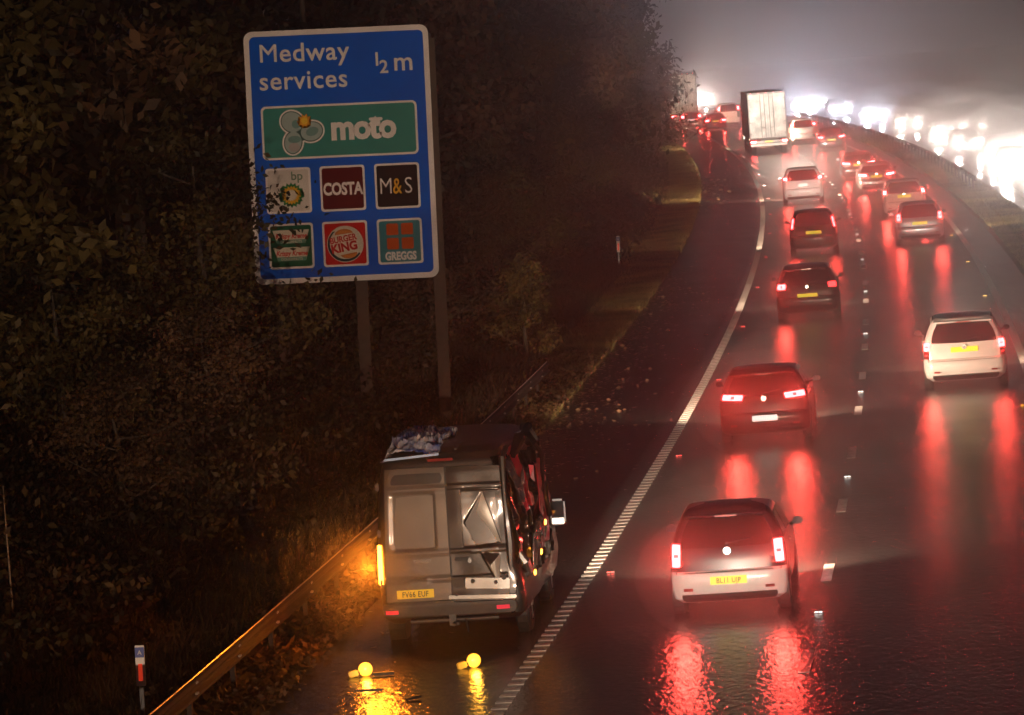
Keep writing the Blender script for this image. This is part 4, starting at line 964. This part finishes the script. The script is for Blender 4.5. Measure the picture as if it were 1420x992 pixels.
# ------------------------------------------------------------------ the services sign
def services_sign():
    D = 95.0; pm = FPX/D
    u0, v0 = 337-710, 45-496; cr_, sr = math.cos(ROLL), math.sin(ROLL)
    a, b = u0*cr_-v0*sr, u0*sr+v0*cr_
    fx, fz = a/FPX, -b/FPX   # ray through the panel's top left corner
    dirv = Vector((fx, math.cos(PITCH)+fz*math.sin(PITCH), -math.sin(PITCH)+fz*math.cos(PITCH)))
    tl = Vector((0, 0, CAMH))+dirv*(D/dirv.y)
    root = empty('services_sign', tl, (0, ROLL-.0455, 0)); tagp(root, 'large blue motorway services sign with brand panels, standing on posts on the dark bank', 'sign')
    W, H = 255.4/pm, 350.6/pm; k = 1/pm
    def sgn(n, c, r_=.6, c2=None): return mat(n, c, .6, var=.04, scale=1.5, col2=c2, spec=.03)
    white = sgn('sign_white', (.84, .79, .76), .4, (.74, .69, .66)); blue = sgn('sign_blue', (.003, .11, .64), .4); teal = sgn('sign_teal', (.045, .25, .22)); 
    def rr(name, x0, y0, x1, y1, rad, z, m, parent=root, th=.012):
        """rounded plate; x, y in the photograph's sign units from the top left, y down; z = metres proud"""
        bm = bmesh.new(); pts = []
        for cx, cyy, a0 in ((x1-rad, -y0-rad, 0), (x0+rad, -y0-rad, 90), (x0+rad, -y1+rad, 180), (x1-rad, -y1+rad, 270)):
            for j in range(7): t = R(a0+15*j); pts.append(((cx+rad*math.cos(t))*k, (cyy+rad*math.sin(t))*k))
        A = [bm.verts.new((x, -z, y)) for x, y in pts]; B = [bm.verts.new((x, -z+th, y)) for x, y in pts]
        bm.faces.new(A); bm.faces.new(B[::-1])
        for i in range(len(pts)): j = (i+1) % len(pts); bm.faces.new((A[i], B[i], B[j], A[j]))
        return mkbm(name, bm, m, parent)
    back = rr('panel', 0, 0, 255.4, 350.6, 12, .0, white, th=.06)
    rr('blue_field', 7.5, 7.5, 248, 343, 7, .006, blue)
    for i, y in enumerate((70, 180, 290)): box('back_rail', (W/2, .10, -y*k), (W*.96, .06, .08), M['steel'], root)
    def T_(s, x, y, size, m, al='LEFT', bold=.0, sx=1, z=.018, shear=0, name='lettering', space=1): return text(name, s, size*k, m, root, (x*k, -z, -y*k), (PI/2, 0, 0), al, bold*k, sx, shear, .002, space)
    T_('M', 19, 43, 36, white, bold=0); T_('M', 19.4, 43, 36, white, bold=0, z=.0185); T_('edway', 48.0, 43, 36, white, bold=.45, space=1.06); T_('services', 18.4, 81, 36, white, bold=.45, space=1.06)
    T_('1', 176.5, 54, 26, white, bold=.5); T_('2', 186, 64.5, 25, white, bold=.5); T_('m', 205, 62, 37, white, bold=.45)
    # long green brand panel
    rr('brand_panel', 19, 104, 235, 178.5, 7, .012, white); rr('brand_field', 22, 107, 232, 175.5, 5, .018, teal)
    def poly(name, pts, m, z, th=.004):
        bm = bmesh.new(); A = [bm.verts.new((x*k, -z, -y*k)) for x, y in pts]; f = bm.faces.new(A)
        bmesh.ops.triangulate(bm, faces=[f]); return mkbm(name, bm, m, root)
    def disc(name, x, y, r_, m, z, ry=None, n=28, a0=0, a1=360):
        pts = [(x+r_*math.cos(R(a0+(a1-a0)*i/n)), y+(ry or r_)*math.sin(R(a0+(a1-a0)*i/n))) for i in range(n+(0 if a1-a0 == 360 else 1))]
        return poly(name, pts, m, z)
    def ell(cx, cyy, rx, ry, rot, n=26): return [(cx+rx*math.cos(t)*math.cos(rot)-ry*math.sin(t)*math.sin(rot), cyy+rx*math.cos(t)*math.sin(rot)+ry*math.sin(t)*math.cos(rot)) for t in [2*PI*i/n for i in range(n)]]
    gl = sgn('logo_pale', (.36, .46, .44)); gd = sgn('logo_line', (.05, .12, .11)); og = sgn('logo_orange', (.80, .36, .03)); pk = sgn('logo_mid', (.16, .30, .28))
    petals = ((62, 127, 17, 15.5, .5), (88, 141, 17, 14.5, -.3), (62, 155, 13.5, 17, .15), (74, 140, 13, 14, 0))
    for i, e in enumerate(petals): poly('logo_outline', ell(e[0], e[1], e[2]+1.6, e[3]+1.6, e[4]), white, .0205+i*.0002)
    for i, e in enumerate(petals): poly('logo_petal', ell(e[0], e[1], e[2]-.6, e[3]-.6, e[4]), gd, .0215+i*.0002)
    for i, e in enumerate(petals[:3]): poly('logo_petal', ell(e[0], e[1], e[2]-2.0, e[3]-2.0, e[4]), gl, .0225+i*.0002)
    poly('logo_petal', ell(67, 130, 6, 6, 0), pk, .0236); poly('logo_petal', ell(89, 141, 9, 6, -.3), pk, .0236); poly('logo_petal', ell(64, 151, 9, 5, 0), pk, .0236); poly('logo_petal', ell(63, 162, 8, 6, 0), sgn('logo_pinkish', (.42, .38, .37)), .0240)
    star = []
    for i in range(20): rr_ = 10.5 if i % 2 == 0 else 6.5; t = 2*PI*i/20; star.append((79+rr_*math.cos(t), 126+rr_*math.sin(t)))
    poly('logo_flower', star, og, .0245); disc('logo_flower', 79, 126, 4.5, sgn('logo_yellow', (.85, .55, .05)), .0250)
    T_('moto', 114.5, 153, 47, white, bold=1.9, sx=.92, z=.022, space=.93)
    rr('lettering', 168, 125.5, 187, 130, 2, .0225, white, th=.003)
    # six square brand panels
    def sq(col, row, m, fr=True):
        x = (21, 96.2, 172)[col]; y = (190, 267)[row]
        rr('brand_panel', x, y, x+62.5, y+63, 4, .012, white)
        if m: rr('brand_field', x+3, y+3, x+59.5, y+60, 3, .018, m)
        return x, y
    dk = sgn('brand_dark', (.022, .014, .011)); mar = sgn('brand_maroon', (.10, .010, .010)); grn = sgn('brand_green', (.010, .11, .055)); red = sgn('brand_red', (.62, .018, .012)); tl2 = sgn('brand_teal', (.05, .21, .25)); ong = sgn('brand_orange', (.55, .09, .012)); cream = sgn('brand_cream', (.68, .62, .50)); gold = sgn('brand_gold', (.75, .40, .03)); bg = sgn('brand_leaf', (.02, .20, .06)); pale = sgn('brand_pale', (.66, .60, .55))
    x, y = sq(0, 0, pale)
    T_('bp', x+35, y+17, 17, mat('bp_green', (.03, .14, .05), .5), z=.022, bold=.2)
    for r_, mm, z, n in ((18, bg, .022, 18), (13.5, gold, .0235, 18), (8.5, cream, .025, 16)):
        st = [(x+35+(r_ if i % 2 else r_*.78)*math.cos(PI*i/n), y+38+(r_ if i % 2 else r_*.78)*math.sin(PI*i/n)) for i in range(2*n)]; poly('logo_sun', st, mm, z)
    x, y = sq(1, 0, mar); T_('COSTA', x+31.2, y+40, 23.5, white, 'CENTER', .9, .72, .022, 0, space=.98)
    x, y = sq(2, 0, dk); T_('M', x+5.5, y+42, 32, white, 'LEFT', -.2, .78, .022); T_('&', x+24.5, y+42, 31, gold, 'LEFT', .2, .66, .022); T_('S', x+40.5, y+42, 32, white, 'LEFT', -.2, .82, .022)
    x, y = sq(0, 1, grn)
    for yy in (y+9, y+33):
        poly('logo_ribbon', [(x+6, yy), (x+57, yy), (x+53, yy+10), (x+51, yy+19), (x+12, yy+19), (x+10, yy+10)], cream, .022)
        poly('logo_ribbon', [(x+11, yy+13.5), (x+52, yy+13.5), (x+51, yy+19), (x+12, yy+19)], sgn('ribbon_green', (.10, .28, .20)), .0235)
        T_('Krispy Kreme', x+31.5, yy+11.5, 9.6, red, 'CENTER', .28, .80, .025, .25); T_('DOUGHNUTS', x+31.5, yy+18, 5, cream, 'CENTER', .1, .95, .026)
    x, y = sq(1, 1, red)
    disc('logo_ring', x+31, y+32, 25.5, cream, .020); poly('logo_ring', [(x+31+24.4*math.cos(R(t)), y+32+24.4*math.sin(R(t))) for t in range(35, 231, 6)]+[(x+32.5+21*math.cos(R(t)), y+30.0+21.0*math.sin(R(t))) for t in range(230, 34, -6)], sgn('ring_dark', (.02, .045, .05)), .0215)
    poly('logo_ring', ell(x+31.8, y+31, 22.3, 22, 0), cream, .0225)
    bunc = sgn('bun', (.66, .22, .05)); disc('logo_bun', x+30, y+18.5, 13, bunc, .024, 7.5, 16, 175, 345); disc('logo_bun', x+35, y+45, 12, bunc, .024, 7, 16, -12, 160)
    text('lettering', 'BURGER', 12*k, red, root, ((x+10.2)*k, -.027, -(y+31.5)*k), (PI/2, -R(9), 0), 'LEFT', .35*k, .84); text('lettering', 'KING', 16.5*k, red, root, ((x+12.0)*k, -.027, -(y+44.5)*k), (PI/2, -R(9), 0), 'LEFT', .7*k, .92)
    x, y = sq(2, 1, tl2)
    for i in (0, 1):
        for j in (0, 1): rr('logo_square', x+13+20.5*i, y+6.5+20*j, x+29.5+20.5*i, y+22.5+20*j, 2, .023, ong, th=.006)
    T_('GREGGS', x+31.5, y+57, 15.5, white, 'CENTER', .75, .74, .022)
    # posts reach down into the bank
    for px, bot in ((36, 0), (147, 0), (258-.0, 0)):
        xl = px*k-(.04 if px > 200 else 0); top = root.location+Vector((xl, .2, 0)); 
        zb = root.location.z-8.6
        bm = bmesh.new(); bbox(bm, (xl, .19, -(.3+8.9)/2-.0), (.26, .22, 8.6), bevel=.02); p_ = mkbm('post', bm, M['wood'], root, True)
    return root
sign = services_sign()
print('SIGN', sign.location)
# leafy twigs reaching in front of the sign's near edge
tw = empty('hazel_branch', sign.location+Vector((-.35, -1.3, -5.6))); tagp(tw, 'leafy hazel branch hanging in front of the edge of the blue sign', 'branch')
bm = bmesh.new(); C = []
random.seed(21)
for i in range(9):
    x0 = random.uniform(-.9, -.1); z0 = .2+.3*i; e = Vector((x0+random.uniform(.2, .75), random.uniform(-.2, .2), z0+random.uniform(.2, .8)))
    tube(bm, [(-.9, 0, z0-.7), (x0*.6-.2, 0, z0), e], [.02, .012, .004], 5)
    dn = 46
    C.append(rng.normal(0, .16, (dn, 3))+np.array(e)*np.array([.8, 1, 1])); C.append(rng.normal(0, .2, (dn, 3))+np.array((x0, 0, z0)))
tube(bm, [(-.9, 0, -2.6), (-.95, 0, 0), (-.7, 0, 3.4)], [.045, .03, .008], 6)
mkbm('stem', bm, M['bark'], tw, True); C = np.concatenate(C)
leafmesh('leaves', C, rng.uniform(.03, .06, len(C)), M['leaf_olive'], tw)

# ------------------------------------------------------------------ haze
bm = bmesh.new(); bbox(bm, (0, 400, 10.0), (620, 1000, 22.6))
hz = mkbm('haze', bm, None, None); hz['kind'] = 'stuff'; hz['label'] = 'thin wet night haze hanging over the motorway and its bank'
hm = bpy.data.materials.new('haze'); hm.use_nodes = True; nt = hm.node_tree; nt.nodes.clear()
o = nt.nodes.new('ShaderNodeOutputMaterial'); v = nt.nodes.new('ShaderNodeVolumePrincipled')
v.inputs['Color'].default_value = (.93, .91, .92, 1); v.inputs['Density'].default_value = HAZE; v.inputs['Anisotropy'].default_value = .92
nt.links.new(v.outputs[0], o.inputs['Volume']); hz.data.materials.append(hm)

def cloud(name, label, L_, dens, g):
    bm = bmesh.new()
    for c, h, rx, ry, rz in L_:
        r = bmesh.ops.create_uvsphere(bm, u_segments=20, v_segments=14, radius=1); bmesh.ops.scale(bm, vec=(rx, ry, rz), verts=r['verts'])
        bmesh.ops.rotate(bm, cent=(0, 0, 0), matrix=Matrix.Rotation(-h, 3, 'Z'), verts=r['verts']); bmesh.ops.translate(bm, vec=c, verts=r['verts'])
    o = mkbm(name, bm, None, None, True); tagp(o, label, None, None, 'stuff')
    m = bpy.data.materials.new(name); m.use_nodes = True; nt = m.node_tree; nt.nodes.clear()
    a = nt.nodes.new('ShaderNodeOutputMaterial'); v = nt.nodes.new('ShaderNodeVolumePrincipled')
    v.inputs['Color'].default_value = (.93, .92, .92, 1); v.inputs['Density'].default_value = dens; v.inputs['Anisotropy'].default_value = g
    nt.links.new(v.outputs[0], a.inputs['Volume']); o.data.materials.append(m)
SPRAY.append((rd(7.0, -2.45, 1.0), 0, .8, 1.2, .8))  # mist puff added to give the van's amber lamp a halo
def sc3(L_, k): return [(c, h, a*k, b*k, d*k*(1 if k < 1.2 else .85)) for c, h, a, b, d in L_]
cloud('tyre_spray', 'thin outer mist of tyre spray hanging behind the moving cars, plus a puff added at the van lamp', sc3(SPRAY, 1.5), .014, .5)
cloud('tyre_spray', 'dense inner mist of tyre spray hanging behind the moving cars, plus a puff added at the van lamp', sc3(SPRAY, .95), .045, .5)
for k_, d_, w_ in ((.6, .10, 'thick mist added for glare right at the lamps'), (1.05, .05, 'mist added for glare close round the lamps'), (1.8, .018, 'thinner mist added for glare around the fronts')):
    cloud('headlamp_halo', w_+' of the oncoming cars', sc3(SPRAY2, k_), d_, .6)  # mist clouds added so each oncoming lamp gets a compact halo

# a low layer of spray lies over the wet carriageway the traffic runs on
V = []; F = []; nn = 13; st = list(range(-10, 340, 10))
for i, s in enumerate(st):
    e = min(1, (s+10.5)/25, (340-s)/30)
    for j in range(nn):
        a = PI*j/(nn-1); V.append(rd(s, 4.5-4.7*math.cos(a), .03+2.1*e*math.sin(a)))
for i in range(len(st)-1):
    for j in range(nn-1): a = i*nn+j; F.append((a, a+1, a+nn+1, a+nn))
    F.append((i*nn, (i+1)*nn, (i+1)*nn+nn-1, i*nn+nn-1))
F.append(tuple(range(nn))); F.append(tuple((len(st)-1)*nn+j for j in range(nn))[::-1])
o = mk('road_spray', V, F, None, None); tagp(o, 'low veil of spray over the wet carriageway', None, None, 'stuff')
m = bpy.data.materials.new('road_spray'); m.use_nodes = True; nt = m.node_tree; nt.nodes.clear()
a = nt.nodes.new('ShaderNodeOutputMaterial'); v = nt.nodes.new('ShaderNodeVolumePrincipled')
v.inputs['Color'].default_value = (.93, .92, .92, 1); v.inputs['Density'].default_value = .0055; v.inputs['Anisotropy'].default_value = .35
nt.links.new(v.outputs[0], a.inputs['Volume']); o.data.materials.append(m)
